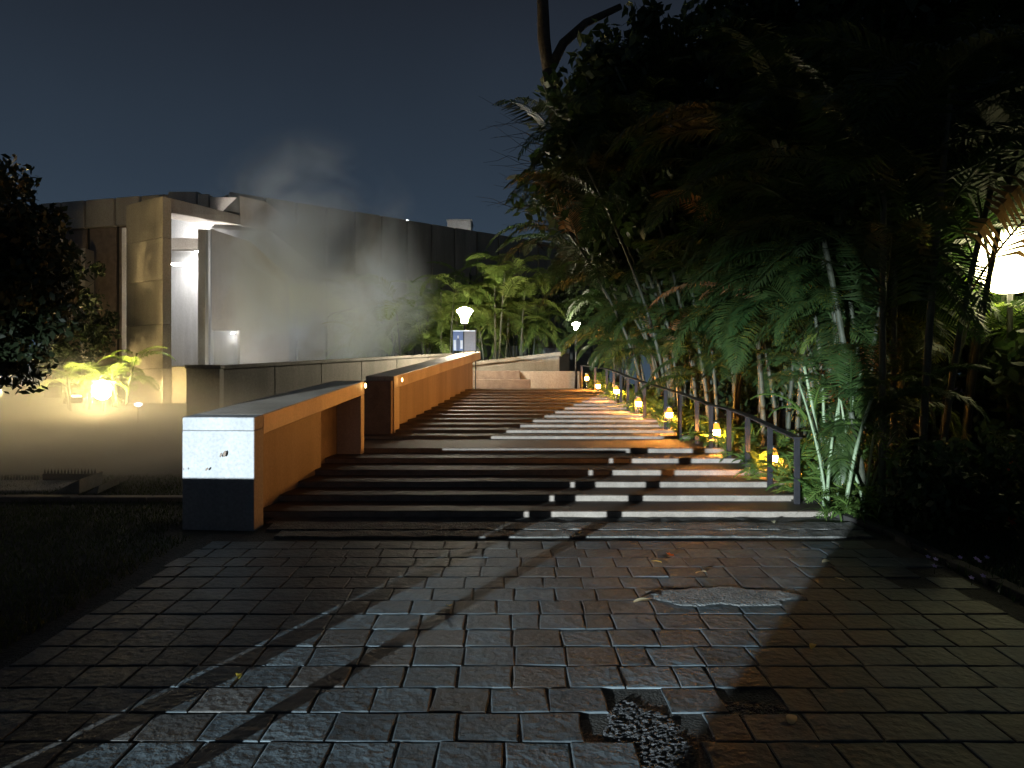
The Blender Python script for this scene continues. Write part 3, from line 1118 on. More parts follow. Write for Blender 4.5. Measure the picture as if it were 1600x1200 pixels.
# ------------------------------------------------------------------ low things on the left lawn edge
t = thing('edging', (-9.5, 10.55, 0), 'long dark stone edging between the lawn and the misty basin', 'edging')
for k in range(9):
    obj('kerb_stone', box('kerb_stone', (-4 + k * 1.05, 0, -.1), (-4 + k * 1.05 + 1.03, .22, .07 + R.uniform(-.01, .01)), .012), M['brownstone'], t)
for (pts, lab) in (([(78, 772), (124, 772), (124, 749)], 'larger dark wedge-shaped stone slab on the basin edge'),
                   ([(133, 772), (152, 772), (155, 759)], 'smaller dark wedge-shaped stone slab right of the larger wedge')):
    poly = [P(x, y_, 11.15) for x, y_ in pts]
    tag(obj('wedge_slab', prism('wedge_slab', poly, (-.25, 1.1, .0), .008), M['conc_dark']), lab, 'slab')
t = thing('low_slab', P(0, 768, 11.5), 'flat yellow-lit stone slab at the left edge of the basin', 'slab')
obj('slab', box('slab', (-1.2, 0, -.15), (.75, 1.4, .02), .012), M['conc'], t)
for (x0, x1, yb, n, lab) in ((-10, 60, 752, 15, 'low row of small spikes at the far left of the basin'), (66, 150, 742, 16, 'low row of small spikes behind the dark wedge slabs')):
    a, b = P(x0, yb, 12.7), P(x1, yb, 12.7)
    t = thing('spike_fence', (a.x, 12.7, max(a.z, .02)), lab, 'fence')
    obj('rail', box('rail', (0, 0, -.25), (b.x - a.x, .05, .02), .006), M['black'], t)
    for k in range(n):
        x = (b.x - a.x) * (k + .5) / n
        obj('spike', mesh('spike', [(x - .012, .01, .02), (x + .012, .01, .02), (x + .012, .04, .02), (x - .012, .04, .02), (x, .025, .11)], [(0, 1, 4), (1, 2, 4), (2, 3, 4), (3, 0, 4)]), M['black'], t)


# ------------------------------------------------------------------ foliage
def frond_mesh(L, e0, bend, npair, plen, seed, pw=.022, droop=.35, lift=.25):
    r = random.Random(seed)
    n = 16
    pts, tans = [], []
    p = Vector((0, 0, 0))
    ds = L / n
    side = r.uniform(-.12, .12)
    for i in range(n + 1):
        s_ = i / n
        e_ = e0 - bend * s_ ** 1.3
        t = Vector((math.cos(e_), side * s_, math.sin(e_))).normalized()
        pts.append(p.copy())
        tans.append(t)
        p = p + t * ds
    v, f = tube_data(pts, [.016 * (1 - .85 * i / n) + .002 for i in range(n + 1)], 4, False)
    for k in range(npair):
        s_ = .16 + .84 * (k + .5) / npair
        i = min(n - 1, int(s_ * n))
        q = s_ * n - i
        c0 = pts[i].lerp(pts[i + 1], q)
        t = tans[i].lerp(tans[i + 1], q).normalized()
        lat0 = t.cross(Vector((0, 0, 1)))
        if lat0.length < .1:
            lat0 = Vector((0, 1, 0))
        lat0.normalize()
        up = lat0.cross(t).normalized()
        ln = plen * (math.sin(math.pi * min(1, .12 + .95 * s_ * .93)) ** .6) * r.uniform(.88, 1.08)
        for sg in (-1, 1):
            if r.random() < .03:
                continue
            fw = .35 + .65 * s_ + r.uniform(-.08, .08)
            d0 = (lat0 * sg + t * fw + up * (lift + r.uniform(-.1, .1))).normalized()
            d1 = (d0 + Vector((0, 0, -droop - r.uniform(0, .3)))).normalized()
            w = t * pw * r.uniform(.8, 1.15)
            m = c0 + d0 * ln * .5
            e = m + d1 * ln * .5
            b = len(v)
            v += [c0 - w * .3, c0 + w * .3, m - w, m + w, e]
            f += [(b, b + 1, b + 3, b + 2), (b + 2, b + 3, b + 4)]
    return mesh('frond', v, f)


FR = [frond_mesh(R.uniform(1.9, 2.5), .95, R.uniform(1.2, 2.0), 40, R.uniform(.5, .62), 300 + i) for i in range(7)]
FRB = [frond_mesh(R.uniform(2.4, 3.0), 1.0, R.uniform(1.4, 2.2), 46, R.uniform(.55, .75), 330 + i, .026, .5) for i in range(6)]
FERN = [frond_mesh(R.uniform(.55, .8), 1.0, R.uniform(1.4, 2.1), 16, .16, 360 + i, .011, .2) for i in range(5)]
for me in FR + FRB:
    me.materials.append(M['palm'])
for me in FERN:
    me.materials.append(M['fern'])
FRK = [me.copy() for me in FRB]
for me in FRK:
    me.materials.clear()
    me.materials.append(M['palm_shaded'])
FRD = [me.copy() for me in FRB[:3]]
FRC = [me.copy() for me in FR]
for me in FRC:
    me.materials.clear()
    me.materials.append(M['palm_lit'])
for me in FRD:
    me.materials.clear()
    me.materials.append(M['palm_dry'])


def stem_mesh(h, lx, ly, r0, seed):
    r = random.Random(seed)
    n = max(6, int(h / .16))
    pts, rad = [], []
    for i in range(n + 1):
        s_ = i / n
        pts.append((lx * s_ ** 1.6, ly * s_ ** 1.6, h * s_))
        rad.append(r0 * (1 - .35 * s_) * (1.12 if i % 2 else .95))
    v, f = tube_data(pts, rad, 8)
    return fix(mesh('stem', v, f, True))


def palm(x, y, label, group, nst, h0, h1, nf, frs, spread=.7, lean=.8, fs=1., z=None, dry=0, az=None, name='areca_palm', low=0., bias=0.):
    z = ground_z(x, y) if z is None else z
    t = thing(name, (x, y, z - .05), label, 'palm', group)
    for s_ in range(nst):
        a = 2 * math.pi * s_ / max(1, nst) + R.uniform(-.5, .5)
        bx, by = math.cos(a) * spread * R.uniform(.2, 1), math.sin(a) * spread * R.uniform(.2, 1)
        h = R.uniform(h0, h1)
        lx, ly = math.cos(a) * lean * R.uniform(.3, 1), math.sin(a) * lean * R.uniform(.3, 1)
        lx += bias * R.uniform(.5, 1.1)
        obj('stem', stem_mesh(h, lx, ly, R.uniform(.035, .055), R.random()), M['stem'], t, (bx, by, 0))
        for k in range(nf):
            aa = 2 * math.pi * k / nf + R.uniform(-.4, .4)
            if az is not None:
                aa = az + R.uniform(-1.5, 1.5)
            me = R.choice(frs)
            if R.random() < dry:
                me = R.choice(FRD)
            tilt = R.uniform(-.35, .75)
            s0 = fs * R.uniform(.75, 1.12)
            fr_h = h * (1 - low * R.random())
            q = fr_h / h
            obj('frond', me, None, t, (bx + lx * q ** 1.6, by + ly * q ** 1.6, fr_h), (R.uniform(-.25, .25), tilt, aa), (s0, s0, s0))
    return t


# palms behind the lamp (centre)
cen = [(585, 31.5, 4.6, 'leftmost pale palm fading into the mist beside the building'),
       (640, 31, 4.2, 'palm left of the bell lamp with drooping grey-green fronds'),
       (690, 30.5, 4.7, 'lit palm just left of the bell lamp with arching fronds'),
       (735, 31, 4.9, 'lit palm directly behind the bell lamp'),
       (775, 30.2, 4.9, 'bright green palm right of the bell lamp'),
       (818, 31.5, 4.6, 'darker palm right of the lit ones above the top wall')]
for px, Y, h, lab in cen:
    Y += 1.0
    x = (px - 800) / F * Y
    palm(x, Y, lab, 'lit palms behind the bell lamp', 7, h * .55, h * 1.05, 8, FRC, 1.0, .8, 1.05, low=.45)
    # young plants at their feet are part of the same clump
# palms along the right of the stairs
rp_ = [(4.75, 10.1, 3, 1.0, 1.7, 4, .62, 'short palm clump with pale bamboo-like stems at the foot of the stairs'),
       (5.2, 11.8, 6, 2.2, 3.4, 7, .9, 'green-lit palm clump behind the lowest railing posts'),
       (5.0, 13.8, 5, 2.4, 3.6, 7, .9, 'palm clump hanging over the middle of the railing'),
       (4.6, 16.4, 5, 2.3, 3.4, 7, .9, 'palm clump beside the landing with drooping green fronds'),
       (4.5, 19.6, 5, 2.6, 3.6, 7, .9, 'palm clump beside the upper flight'),
       (4.2, 23.0, 5, 2.4, 3.6, 7, .9, 'palm clump near the top of the railing'),
       (3.9, 27.0, 5, 2.2, 3.4, 7, .9, 'palm clump right of the wall at the stair head')]
for x, y, n, h0, h1, nf, fs, lab in rp_:
    palm(x, y, lab, 'palms along the railing', n, h0, h1, nf + 3, FRB, .5, .6, fs, dry=.0 if y < 12 else .06, low=.35 if y < 14 else .65)
tall = [(5.6, 13.2, 6, 5.2, 7.5, 'tall dark palm clump leaning over the landing'),
        (5.4, 17.0, 6, 5.5, 8.0, 'tall dark palm clump above the upper flight'),
        (5.0, 21.5, 6, 5.0, 7.5, 'tall dark palm clump with the leftmost overhanging fronds'),
        (5.9, 11.4, 6, 4.0, 6.6, 'tall dark palm clump behind the lowest railing posts'),
        (8.6, 15.0, 6, 4.5, 7.0, 'tall palm clump lit yellow behind the globe lamp'),
        (9.6, 13.4, 5, 3.0, 5.0, 'palm at the right edge with fronds around the globe lamp'),
        (7.4, 13.2, 4, 2.6, 4.4, 'palm with yellow-lit fronds left of the globe lamp'),
        (5.1, 9.9, 5, 3.8, 5.4, 'dark palm clump above the flowering bush')]
for x, y, n, h0, h1, lab in tall:
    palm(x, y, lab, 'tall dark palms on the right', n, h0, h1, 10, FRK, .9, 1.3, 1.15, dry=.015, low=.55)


palm(6.75, 11.7, 'palm with bright yellow-green fronds right at the globe lamp', 'tall dark palms on the right', 4, 2.4, 3.6, 7, FRC, .4, .5, .9, low=.3)
for x, y, n, h0, h1, bx_, lab in ((4.3, 18.5, 5, 6.0, 8.6, -2.6, 'tall dark palm whose fronds reach farthest over the stairs'),
                               (4.2, 21.0, 5, 5.0, 7.2, -2.8, 'dark palm leaning over the upper steps below the tallest one'),
                               (4.6, 24.5, 5, 5.2, 6.6, -2.2, 'dark palm leaning over the stair head beside the lit palms')):
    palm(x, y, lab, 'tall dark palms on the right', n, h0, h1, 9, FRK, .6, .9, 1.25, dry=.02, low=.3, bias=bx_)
# leafy trees
def leaf_cloud(name, clumps, nl, size, seed, material, el=1.6):
    r = np.random.default_rng(seed)
    V, Fc = [], []
    for (cx, cy, cz, rad) in clumps:
        n = nl
        d = r.normal(size=(n, 3))
        d /= np.linalg.norm(d, axis=1)[:, None]
        c = np.array((cx, cy, cz)) + d * (rad * r.random((n, 1)) ** .45)
        a = r.normal(size=(n, 3))
        a[:, 2] -= .3
        a /= np.linalg.norm(a, axis=1)[:, None]
        b = np.cross(a, r.normal(size=(n, 3)))
        b /= np.linalg.norm(b, axis=1)[:, None] + 1e-6
        s_ = size * r.uniform(.6, 1.3, (n, 1))
        q0, q1, q2, q3 = c - a * s_ * el * .5, c + b * s_ * .42, c + a * s_ * el * .5, c - b * s_ * .42
        V.append(np.stack([q0, q1, q2, q3], 1).reshape(-1, 3))
    V = np.concatenate(V)
    n = len(V) // 4
    me = bpy.data.meshes.new(name)
    me.vertices.add(len(V))
    me.vertices.foreach_set('co', V.astype(np.float32).ravel())
    me.loops.add(n * 4)
    me.loops.foreach_set('vertex_index', np.arange(n * 4, dtype=np.int32))
    me.polygons.add(n)
    me.polygons.foreach_set('loop_start', np.arange(0, n * 4, 4, dtype=np.int32))
    me.update(calc_edges=True)
    me.materials.append(material)
    return me


def tree(x, y, h, crown, label, group=None, nclump=60, nl=90, size=.16, seed=1, tr=.14, name='dark_tree', crad=.55, material=None):
    z = ground_z(x, y)
    t = thing(name, (x, y, z), label, 'tree', group)
    r = random.Random(seed)
    cx, cy, cz, rx, ry, rz = crown
    obj('trunk', tube('trunk', [(0, 0, -.2), (.05, .02, h * .25), (-.04, .06, h * .5), (cx * .6, cy * .6, cz)], [tr * 1.4, tr, tr * .8, tr * .45], 10), M['bark'], t)
    cl = []
    for i in range(nclump):
        while True:
            a = Vector((r.uniform(-1, 1), r.uniform(-1, 1), r.uniform(-1, 1)))
            if .25 < a.length < 1:
                break
        cl.append((cx + a.x * rx, cy + a.y * ry, cz + a.z * rz, crad * r.uniform(.6, 1.3)))
    for i in range(6):
        c_ = cl[i * len(cl) // 6]
        obj('limb', tube('limb', [(-.02, .05, h * .45), ((c_[0] + cx) * .35, (c_[1] + cy) * .35, (h * .5 + c_[2]) * .5), (c_[0], c_[1], c_[2])], [tr * .55, tr * .4, tr * .12], 7), M['bark'], t)
    obj('crown', leaf_cloud('crown', cl, nl, size, seed, material or M['dark_leaf']), None, t)
    return t


tree(6.2, 20, 9, (-1.3, 0, 6.2, 4.2, 2.6, 4.2), 'large dark tree towering over the upper flight', 'dark trees on the right', 110, 130, .22, 11, .2, crad=.9)
tree(8.5, 17, 10, (-1.0, 0, 7.5, 4.2, 2.6, 4.6), 'large dark tree behind the palms in the middle of the right side', 'dark trees on the right', 110, 130, .22, 12, .2, crad=.9)
tree(12.5, 18, 11, (0, 0, 7.5, 4.6, 2.8, 5.0), 'large dark tree behind the globe lamp', 'dark trees on the right', 110, 130, .22, 13, .2, crad=.9)
tree(17, 21, 11, (0, 0, 7, 4.6, 2.8, 6.5), 'large dark tree at the far right edge', 'dark trees on the right', 100, 120, .24, 14, .2, crad=1.)
tree(7.0, 27, 8, (0, 0, 5.4, 4.2, 2.4, 3.8), 'dark tree behind the far bell lamp and the upper railing', 'dark trees on the right', 90, 120, .22, 15, .18, crad=.9)
tree(12.0, 28, 9, (0, 0, 5, 4.8, 2.4, 4.6), 'dark tree filling the back of the right garden', 'dark trees on the right', 90, 120, .24, 16, .18, crad=1.)
tree(4.6, 33, 6, (-.4, 0, 4.2, 3.0, 1.8, 2.4), 'dark tree behind the stair head beside the lit palms', None, 60, 100, .18, 17, .14, crad=.6)
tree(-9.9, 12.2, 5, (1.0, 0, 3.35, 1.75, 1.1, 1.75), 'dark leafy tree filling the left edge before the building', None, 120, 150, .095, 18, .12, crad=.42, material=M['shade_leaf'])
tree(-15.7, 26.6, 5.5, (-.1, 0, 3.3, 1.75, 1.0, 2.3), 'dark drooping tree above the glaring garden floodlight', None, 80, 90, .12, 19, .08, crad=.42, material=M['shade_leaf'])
for px, Y, h, lab in ((120, 24.4, 1.3, 'young palm lit yellow by the garden floodlights'), (185, 25.3, 1.9, 'lit palm against the tall fin of the building')):
    palm((px - 800) / F * Y, Y, lab, 'lit palms at the left floodlights', 4, h * .4, h, 7, FRC, .5, .4, .6, low=.4)
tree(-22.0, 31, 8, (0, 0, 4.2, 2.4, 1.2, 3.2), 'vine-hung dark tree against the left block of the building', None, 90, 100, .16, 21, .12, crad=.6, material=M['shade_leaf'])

# bare forked tree at the top centre
bt = thing('forked_tree', (2.2, 17.5, ground_z(2.2, 22)), 'bare forked trunk dark against the sky at the left of the canopy', 'tree')
bt.location = (4.6, 22, right_z(22))
fo = Vector(bt.location)


def Q(px, py, Y):
    return P(px, py, Y) - fo


obj('trunk', tube('trunk', [(0, 0, -.1), Q(1000, 420, 22), Q(930, 300, 22), Q(868, 190, 22), Q(857, 110, 22)], [.26, .24, .22, .2, .19], 10), M['bark'], bt)
obj('limb', tube('limb', [Q(857, 112, 22), Q(850, 60, 22), Q(848, 0, 22), Q(856, -60, 22)], [.17, .19, .17, .14], 9), M['bark'], bt)
obj('limb', tube('limb', [Q(858, 112, 22), Q(880, 68, 22), Q(915, 36, 22), Q(970, 10, 22)], [.16, .14, .12, .09], 9), M['bark'], bt)
rr = random.Random(9)
tv, tf = [], []
for i in range(46):
    px, py = rr.uniform(800, 850), rr.uniform(150, 370)
    pts = [Q(px + 40, py + 30, 22)]
    dx, dy = rr.uniform(-26, -6), rr.uniform(-28, 6)
    x, y = px + 40, py + 30
    for k in range(4):
        x += dx + rr.uniform(-6, 6)
        y += dy * .6 + rr.uniform(-9, 9)
        pts.append(Q(x, y, 22 - .1 * k))
    a, b = tube_data(pts, [.014, .01, .007, .005, .003], 4)
    off = len(tv)
    tv += a
    tf += [tuple(j + off for j in f_) for f_ in b]
obj('twigs', mesh('twigs', tv, tf), M['bark'], bt)['kind'] = 'stuff'


# leaf plants beside the railing
def strap_leaf(L, w, bend, e0, seed):
    r = random.Random(seed)
    v, f = [], []
    p = Vector((0, 0, 0))
    n = 7
    for i in range(n + 1):
        s_ = i / n
        e_ = e0 - bend * s_
        ww_ = w * (math.sin(math.pi * min(.999, .12 + .88 * s_)) ** .7) if i < n else .002
        v += [p + Vector((0, -ww_, .25 * ww_)), p.copy(), p + Vector((0, ww_, .25 * ww_))]
        p = p + Vector((math.cos(e_), r.uniform(-.06, .06), math.sin(e_))) * (L / n)
    for i in range(n):
        b = i * 3
        f += [(b, b + 1, b + 4, b + 3), (b + 1, b + 2, b + 5, b + 4)]
    return mesh('leaf', v, f, True)


STRAP = [strap_leaf(R.uniform(.5, .75), R.uniform(.014, .024), R.uniform(1.4, 2.3), 1.25, 400 + i) for i in range(6)]
BROAD = [strap_leaf(R.uniform(.4, .55), R.uniform(.06, .09), R.uniform(1.2, 1.9), 1.1, 420 + i) for i in range(5)]
for me in STRAP + BROAD:
    me.materials.append(M['fern'])
places = []
py_ = 9.45
i = 0
words = ['lowest', 'second', 'third', 'fourth', 'fifth', 'sixth', 'seventh', 'eighth', 'ninth', 'tenth']
PL = []
rq = random.Random(77)
yv = 9.3
while yv < 28:
    PL.append((rail_x(yv) + rq.uniform(.18, .45), yv))
    if yv < 24:
        PL.append((rail_x(yv) + rq.uniform(.7, 1.2), yv + rq.uniform(-.2, .2)))
    yv += rq.uniform(.5, .8) if yv < 16 else rq.uniform(.8, 1.2)
ordn = ['lowest', 'second', 'third', 'fourth', 'fifth', 'sixth', 'seventh', 'eighth', 'ninth', 'tenth', 'eleventh', 'twelfth', 'thirteenth', 'fourteenth', 'fifteenth', 'topmost']
postY = [(3.70 + .062 * 9.8) / ((q_[0] - 800) / F + .062) for q_ in PO]
used = {}
for (x, y) in PL:
    kind = rq.choice(('strap', 'broad', 'fern', 'fern'))
    frs, n, nm, lab = {'strap': (STRAP, 20, 'strap_leaf_plant', 'tuft of narrow arching leaves among the plants beside the railing'),
                       'broad': (BROAD, 12, 'broad_leaf_plant', 'broad-leaved plant in the undergrowth beside the railing'),
                       'fern': (FERN, 12, 'fern', 'feathery fern in the undergrowth beside the railing')}[kind]
    pi_ = min(range(16), key=lambda i_: abs(postY[i_] - y))
    rw = 'close behind' if x - rail_x(y) < .6 else 'set back from'
    look = {'strap': 'tuft of narrow arching leaves', 'broad': 'broad-leaved plant', 'fern': 'feathery fern'}[kind]
    lab = '%s %s the %s railing post' % (look, rw, ordn[pi_])
    used[lab] = used.get(lab, 0) + 1
    if used[lab] > 1:
        lab = 'farther ' + lab
    t = thing(nm, (x, y, right_z(y) - .02), lab, 'plant', nm.replace('_', ' ') + 's beside the railing')
    sc_ = rq.uniform(.8, 1.35)
    for k in range(n):
        q = sc_ * rq.uniform(.7, 1.2)
        obj('leaf', rq.choice(frs), None, t, (rq.gauss(0, .07), rq.gauss(0, .07), rq.uniform(0, .12)), (rq.uniform(-.2, .2), rq.uniform(-.4, .5), rq.uniform(0, 6.28)), (q, q, q))
for bi in range(5):
    px, py_, Y, _ = BL[bi]
    p = P(px, py_, Y)
    for q_, (dx, dy) in enumerate(((.16, .2), (-.05, .28))):
        t = thing('fern', (p.x + dx, p.y + dy, p.z - .32), 'yellow-lit fern %s the %s bollard light' % (('right of', 'just behind')[q_], ('nearest', 'second', 'third', 'fourth', 'fifth')[bi]), 'plant', 'ferns beside the railing')
        for k in range(13):
            q = rq.uniform(.5, .85)
            obj('leaf', rq.choice(FERN), None, t, (rq.gauss(0, .05), rq.gauss(0, .05), rq.uniform(0, .08)), (rq.uniform(-.2, .2), rq.uniform(-.5, .4), rq.uniform(0, 6.28)), (q, q, q))
# pale stalks of the clump at the foot of the stairs
t = thing('cane_clump', (4.25, 9.75, right_z(9.75)), 'clump of pale green canes rising right of the lowest railing post', 'plant')
for k in range(14):
    a, h = R.uniform(0, 6.28), R.uniform(.9, 2.0)
    lx, ly = R.gauss(0, .22), R.gauss(0, .15)
    obj('cane', stem_mesh(h, lx, ly, R.uniform(.016, .028), R.random()), M['cane'], t, (R.gauss(0, .18), R.gauss(0, .18), -.05))
    for j in range(2):
        q = R.uniform(.5, .75)
        obj('frond', R.choice(FR), None, t, (lx + R.gauss(0, .1), ly, h * R.uniform(.8, 1)), (0, R.uniform(-.2, .5), R.uniform(0, 6.28)), (q * .7, q * .7, q * .7))
t = thing('fern_clump', (4.25, 9.85, right_z(9.85)), 'lush green-lit fern clump among the pale canes beside the lowest railing post', 'plant')
for k in range(64):
    q = R.uniform(.8, 1.5)
    hh = R.uniform(0, 1) ** 1.5 * 1.3
    obj('leaf', R.choice(FERN), None, t, (R.gauss(.05, .28), R.gauss(0, .25), hh), (R.uniform(-.3, .3), R.uniform(-.3, .6), R.uniform(0, 6.28)), (q, q, q))
t = thing('grass_tuft', (4.1, 9.15, right_z(9.1)), 'pale grassy tuft at the corner where the bottom step meets the bed', 'plant')
for k in range(46):
    q = R.uniform(.5, .9)
    obj('leaf', R.choice(STRAP), None, t, (R.uniform(-.35, .55), R.uniform(-.2, .2), 0), (R.uniform(-.3, .3), R.uniform(-.5, .3), R.uniform(0, 6.28)), (q, q, q))


# flowering bush on the right
def bush(x, y, rx, ry, rz, label, nclump, seed, fl=None, nfl=0, name='flowering_bush', size=.07, nl=110, crad=.24):
    z = ground_z(x, y)
    t = thing(name, (x, y, z), label, 'bush')
    r = random.Random(seed)
    cl = []
    for i in range(nclump):
        a = Vector((r.uniform(-1, 1), r.uniform(-1, 1), r.uniform(.1, 1)))
        cl.append((a.x * rx, a.y * ry, a.z * rz, crad * r.uniform(.7, 1.3)))
    for i in range(9):
        a = r.uniform(0, 6.28)
        c_ = cl[i]
        obj('stem', tube('stem', [(math.cos(a) * .1, math.sin(a) * .1, -.05), (c_[0] * .5, c_[1] * .5, c_[2] * .5), (c_[0], c_[1], c_[2])], [.022, .016, .006], 6), M['bark'], t)
    obj('foliage', leaf_cloud('foliage', cl, nl, size, seed, M['dark_leaf']), None, t)
    for k in range(nfl):
        c_ = r.choice(cl)
        m_ = flower_mesh[fl]
        d = Vector((r.uniform(-.5, .3), -1, r.uniform(-.2, .6))).normalized()
        obj('flower', m_, None, t, Vector(c_[:3]) + d * (c_[3] + .02), (r.uniform(.6, 1.6), 0, r.uniform(-.8, .8)), (1, 1, 1))
    return t


def flower(rad, n, material, cup=.3):
    v, f = [(0, 0, 0)], []
    for k in range(n):
        a = 2 * math.pi * k / n
        w = math.pi / n * .95
        b = len(v)
        v += [(rad * .6 * math.cos(a - w), rad * .6 * math.sin(a - w), rad * cup * .6), (rad * math.cos(a), rad * math.sin(a), rad * cup), (rad * .6 * math.cos(a + w), rad * .6 * math.sin(a + w), rad * cup * .6)]
        f.append((0, b, b + 1, b + 2))
    me = mesh('flower', v, f)
    me.materials.append(material)
    return me


flower_mesh = {'red': flower(.075, 6, M['red_petal']), 'violet': flower(.028, 5, M['violet_petal'], .2), 'orange': flower(.05, 6, M['orange_petal'])}
bush(5.35, 8.5, .85, .55, .95, 'dark bush with a few dull red flowers right of the canes', 26, 31, 'red', 3)
bush(6.0, 7.9, .7, .5, 1.15, 'dark bush with orange-red blossoms at the right edge', 24, 32, 'red', 5)
bush(4.75, 8.35, .4, .3, .6, 'low dark shrub with greyish stems at the bed corner', 12, 33)
for (x, y, rx, ry, rz, lab) in ((6.4, 14.6, 1.3, .8, 3.4, 'tall dark bush filling the gap behind the lower railing palms'),
                                (6.3, 18.6, 1.3, .9, 3.4, 'tall dark bush behind the palms of the landing'),
                                (5.9, 23.0, 1.3, .9, 3.2, 'tall dark bush behind the palms of the upper flight'),
                                (7.4, 12.6, 1.2, .7, 2.6, 'dark bush between the canes and the globe lamp'),
                                (10.2, 15.8, 1.8, .9, 4.0, 'broad dark bush behind the globe lamp'),
                                (13.2, 17.0, 2.2, .9, 4.4, 'broad dark bush at the right edge behind the palms'),
                                (8.0, 10.0, 1.1, .6, 1.9, 'dark bush under the globe lamp')):
    bush(x, y, rx, ry, rz, lab, 70, int(x * 10 + y), name='dark_bush', size=.13, nl=90, crad=.5)
# small violet flowers in the bed
for (px, py) in ((1462, 887), (1450, 883), (1500, 884), (1525, 886), (1530, 890), (1542, 884), (1518, 917), (1536, 914), (1460, 898)):
    Y = 2.105 / ((py - 600) / F + .0506)
    x = (px - 800) / F * Y
    t = thing('violet_flower', (x, Y, ground_z(x, Y)), 'tiny violet flower in the dark bed at the right', 'flower', 'violet flowers in the bed')
    obj('stem', tube('stem', [(0, 0, -.02), (0, 0, .08)], [.003, .002], 5), M['stem'], t)
    obj('blossom', flower_mesh['violet'], None, t, (0, 0, .08), (.6, 0, 0))


def bed_pt():
    y = R.uniform(4.8, 9.1)
    return (R.uniform(4.12, 4.12 + .9 + .5 * (9 - y)), y)


blades('bed_ground_cover', 9000, bed_pt, .03, .12, .008, M['dark_leaf'], '')

# fallen leaves and petals on paving
DL = [(1047, 872, 'orange_petal', 'orange flower fallen on the top paver rows', 'fallen_flower', .06),
      (1034, 883, 'yellow_leaf', 'bright yellow leaf lying just below the orange flower', 'fallen_leaf', .05),
      (700, 951, 'yellow_leaf', 'small yellowish leaf lying in the middle of the lit paving', 'fallen_leaf', .05),
      (990, 946, 'pale_leaf', 'curled pale leaf right of the paving centre by the cement patch', 'fallen_leaf', .07),
      (1088, 900, 'pale_leaf', 'pale dry leaf on the paving above the cement patch', 'fallen_leaf', .06),
      (1295, 880, 'pale_leaf', 'pale leaf near the right end of the upper paver rows', 'fallen_leaf', .05),
      (1272, 1012, 'yellow_leaf', 'yellow leaf alone on the dark right paving', 'fallen_leaf', .045),
      (1236, 1139, 'pale_leaf', 'pale leaf near the bottom right of the paving', 'fallen_leaf', .06),
      (372, 1059, 'yellow_leaf', 'tiny yellow leaf on the lit paving at the left', 'fallen_leaf', .04),
      (1207, 817, 'pale_leaf', 'pale leaf on the strip below the bottom step', 'fallen_leaf', .05),
      (1320, 912, 'pale_leaf', 'small pale leaf at the dark right edge of the paving', 'fallen_leaf', .04)]
for (px, py, mt, lab, nm, s0) in DL:
    Y = 2.105 / ((py - 600) / F + .0506)
    x = (px - 800) / F * Y
    if nm == 'fallen_flower':
        me = flower_mesh['orange'].copy()
    else:
        me = strap_leaf(s0 * 2.2, s0 * .5, R.uniform(.3, .8), R.uniform(.15, .35), int(px))
        me.materials.append(M[mt])
    tag(obj(nm, me, None, None, (x, Y, pz(Y) + .026), (R.uniform(-.3, .3), R.uniform(-.2, .2), R.uniform(0, 6.28))), lab, 'flower' if nm == 'fallen_flower' else 'leaf')
p = P(925, 765, 11.0)
tag(obj('fallen_flower', flower_mesh['orange'].copy(), None, None, (1.15, 10.9, .19), (.4, 0, 1)), 'red flower fallen on the third step', 'flower')


# fronds are cut back where they would cover the globe lamp, the handrail or stray over the open sky
bpy.context.view_layer.update()
GP = Vector((gl.location.x, gl.location.y, gl.location.z + hz))
for o in [o_ for o_ in COL.objects if o_.name.split('.')[0] == 'frond']:
    mw = o.parent.matrix_world @ o.matrix_local if False else o.matrix_world
    vs = o.data.vertices
    n1 = n2 = n3 = 0
    for q_ in range(0, len(vs), 7):
        w = mw @ vs[q_].co
        if w.y < .5:
            continue
        px, py = 800 + w.x / w.y * F, 600 - (w.z - H) / w.y * F
        if w.y < GP.y - .1 and 1528 < px < 1640 and 352 < py < 462:
            n1 += 1
        if 1150 < px < 1262 and 612 < py < 800 and w.y < 13.2:
            n2 += 1
        if (px < 775 and py < 360 and w.y < 27) or (px < 930 and py < 120):
            n3 += 1
    if n1 > 10 or n2 > 3 or n3 > 3:
        bpy.data.objects.remove(o)


# ------------------------------------------------------------------ things behind the camera that shade the path
def from_light(x, y_at, y_to):
    return LIGHT.x + (x - LIGHT.x) * (y_to - LIGHT.y) / (y_at - LIGHT.y)


xw = from_light(.05, 9.3, 0)
t = tag(obj('boundary_wall', box('boundary_wall', (xw - 9.5, -.15, -.6), (xw, .15, .709), .01), M['conc']), 'low concrete boundary wall left of the entrance to the path', 'wall')
for (x0, x1, lab) in ((.23, .46, 'thick gate post at the end of the boundary wall'), (1.19, 1.33, 'thin gate post standing on the path entrance')):
    a, b = from_light(x0, 9.3, 0), from_light(x1, 9.3, 0)
    g = thing('gate_post', ((a + b) / 2, 0, -.45), lab, 'post')
    obj('shaft', box('shaft', (-(b - a) / 2, -.04, -.1), ((b - a) / 2, .04, 2.6), .004), M['steel'], g)
    obj('cap', box('cap', (-(b - a) / 2 - .01, -.05, 2.603), ((b - a) / 2 + .01, .05, 2.64), .004), M['steel'], g)
xl = from_light(-3.84, 8.58, 0) - .3
tag(obj('blocker_wall', box('blocker_wall', (xl - 9, -.52, -.6), (xl, -.22, 1.6), .01), M['conc']), 'plain unseen wall added to block the headlight on the left', 'wall')  # added blocker, keeps the headlight off the far parapet and the mist
xr = from_light(4.25, 9.3, -9)
tag(obj('blocker_wall', box('blocker_wall', (xr, -9.3, -.6), (xr + 12, -9, 4.2), .01), M['conc']), 'plain unseen wall added behind the path to shade the right side', 'wall')  # added blocker, casts the soft shadow edge over the right paving and plants


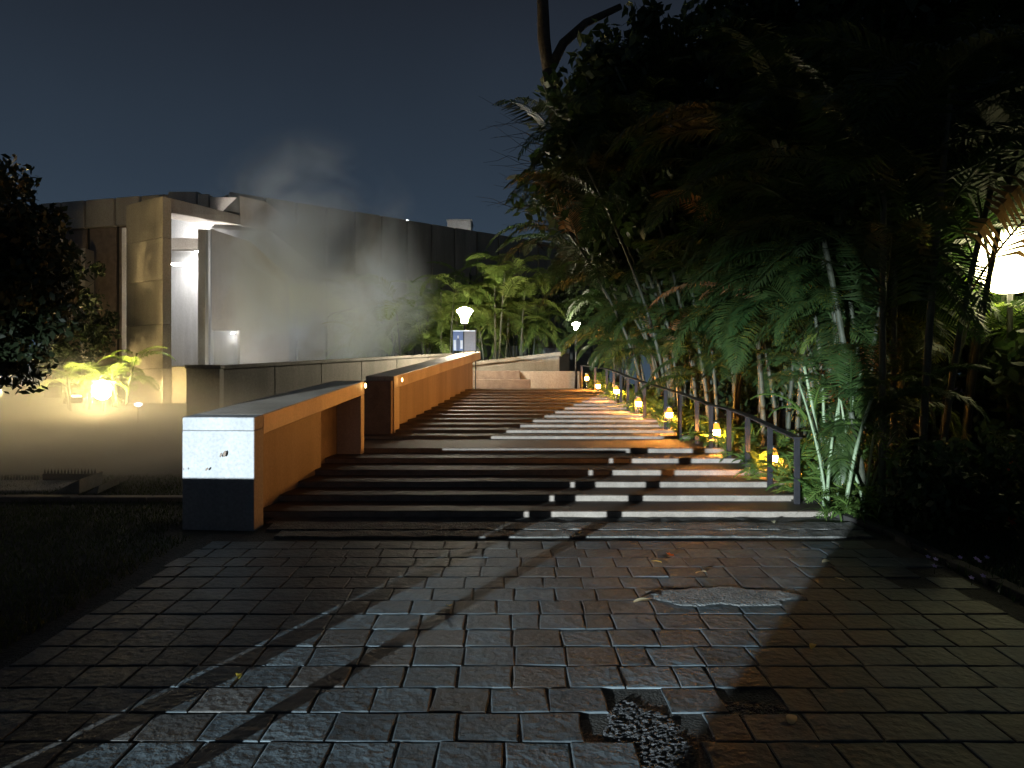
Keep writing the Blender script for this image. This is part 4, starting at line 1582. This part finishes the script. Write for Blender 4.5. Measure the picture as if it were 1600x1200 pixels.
# ------------------------------------------------------------------ mist
def mist(name, a, b, dens, nscale, seed, label, thr=.42, color=(.9, .9, .9)):
    m, n, l = mat(name + '_volume')
    out = n.new('ShaderNodeOutputMaterial')
    pv = n.new('ShaderNodeVolumePrincipled')
    pv.inputs['Color'].default_value = (*color, 1)
    pv.inputs['Anisotropy'].default_value = .25
    co = n.new('ShaderNodeTexCoord')
    t1 = n.new('ShaderNodeTexNoise')
    t1.inputs['Scale'].default_value = nscale
    t1.inputs['Detail'].default_value = 3
    t1.inputs['Distortion'].default_value = .6
    mp = n.new('ShaderNodeMapping')
    mp.inputs['Location'].default_value = (seed * 3.1, seed * 1.7, seed * 2.3)
    l.new(co.outputs['Object'], mp.inputs[0])
    l.new(mp.outputs[0], t1.inputs['Vector'])
    mr = n.new('ShaderNodeMapRange')
    mr.inputs[1].default_value = thr
    mr.inputs[2].default_value = .72
    l.new(t1.outputs[0], mr.inputs[0])
    # soft edges: distance from the centre of the generated box
    sb = n.new('ShaderNodeVectorMath')
    sb.operation = 'SUBTRACT'
    sb.inputs[1].default_value = (.5, .5, .5)
    l.new(co.outputs['Generated'], sb.inputs[0])
    ln = n.new('ShaderNodeVectorMath')
    ln.operation = 'LENGTH'
    l.new(sb.outputs[0], ln.inputs[0])
    m2 = n.new('ShaderNodeMapRange')
    m2.interpolation_type = 'SMOOTHSTEP'
    m2.inputs[1].default_value = .5
    m2.inputs[2].default_value = .12
    l.new(ln.outputs['Value'], m2.inputs[0])
    mu = n.new('ShaderNodeMath')
    mu.operation = 'MULTIPLY'
    l.new(mr.outputs[0], mu.inputs[0])
    l.new(m2.outputs[0], mu.inputs[1])
    m3 = n.new('ShaderNodeMath')
    m3.operation = 'MULTIPLY'
    m3.inputs[1].default_value = dens
    l.new(mu.outputs[0], m3.inputs[0])
    l.new(m3.outputs[0], pv.inputs['Density'])
    l.new(pv.outputs[0], out.inputs['Volume'])
    v = Vector(((a[0] + b[0]) / 2, (a[1] + b[1]) / 2, (a[2] + b[2]) / 2))
    o = obj(name, box(name, Vector(a) - v, Vector(b) - v), m, None, v)
    return tag(o, kind='stuff')


mist('drifting_smoke', (-13.0, 24, -1.5), (-2.6, 36.5, 12.0), 1.15, .3, 1, '', .44, color=(.74, .87, 1.))
mist('ground_mist', (-26, 7.5, -3.4), (-2.0, 25.5, 2.75), 1.05, .25, 2, '', .25)
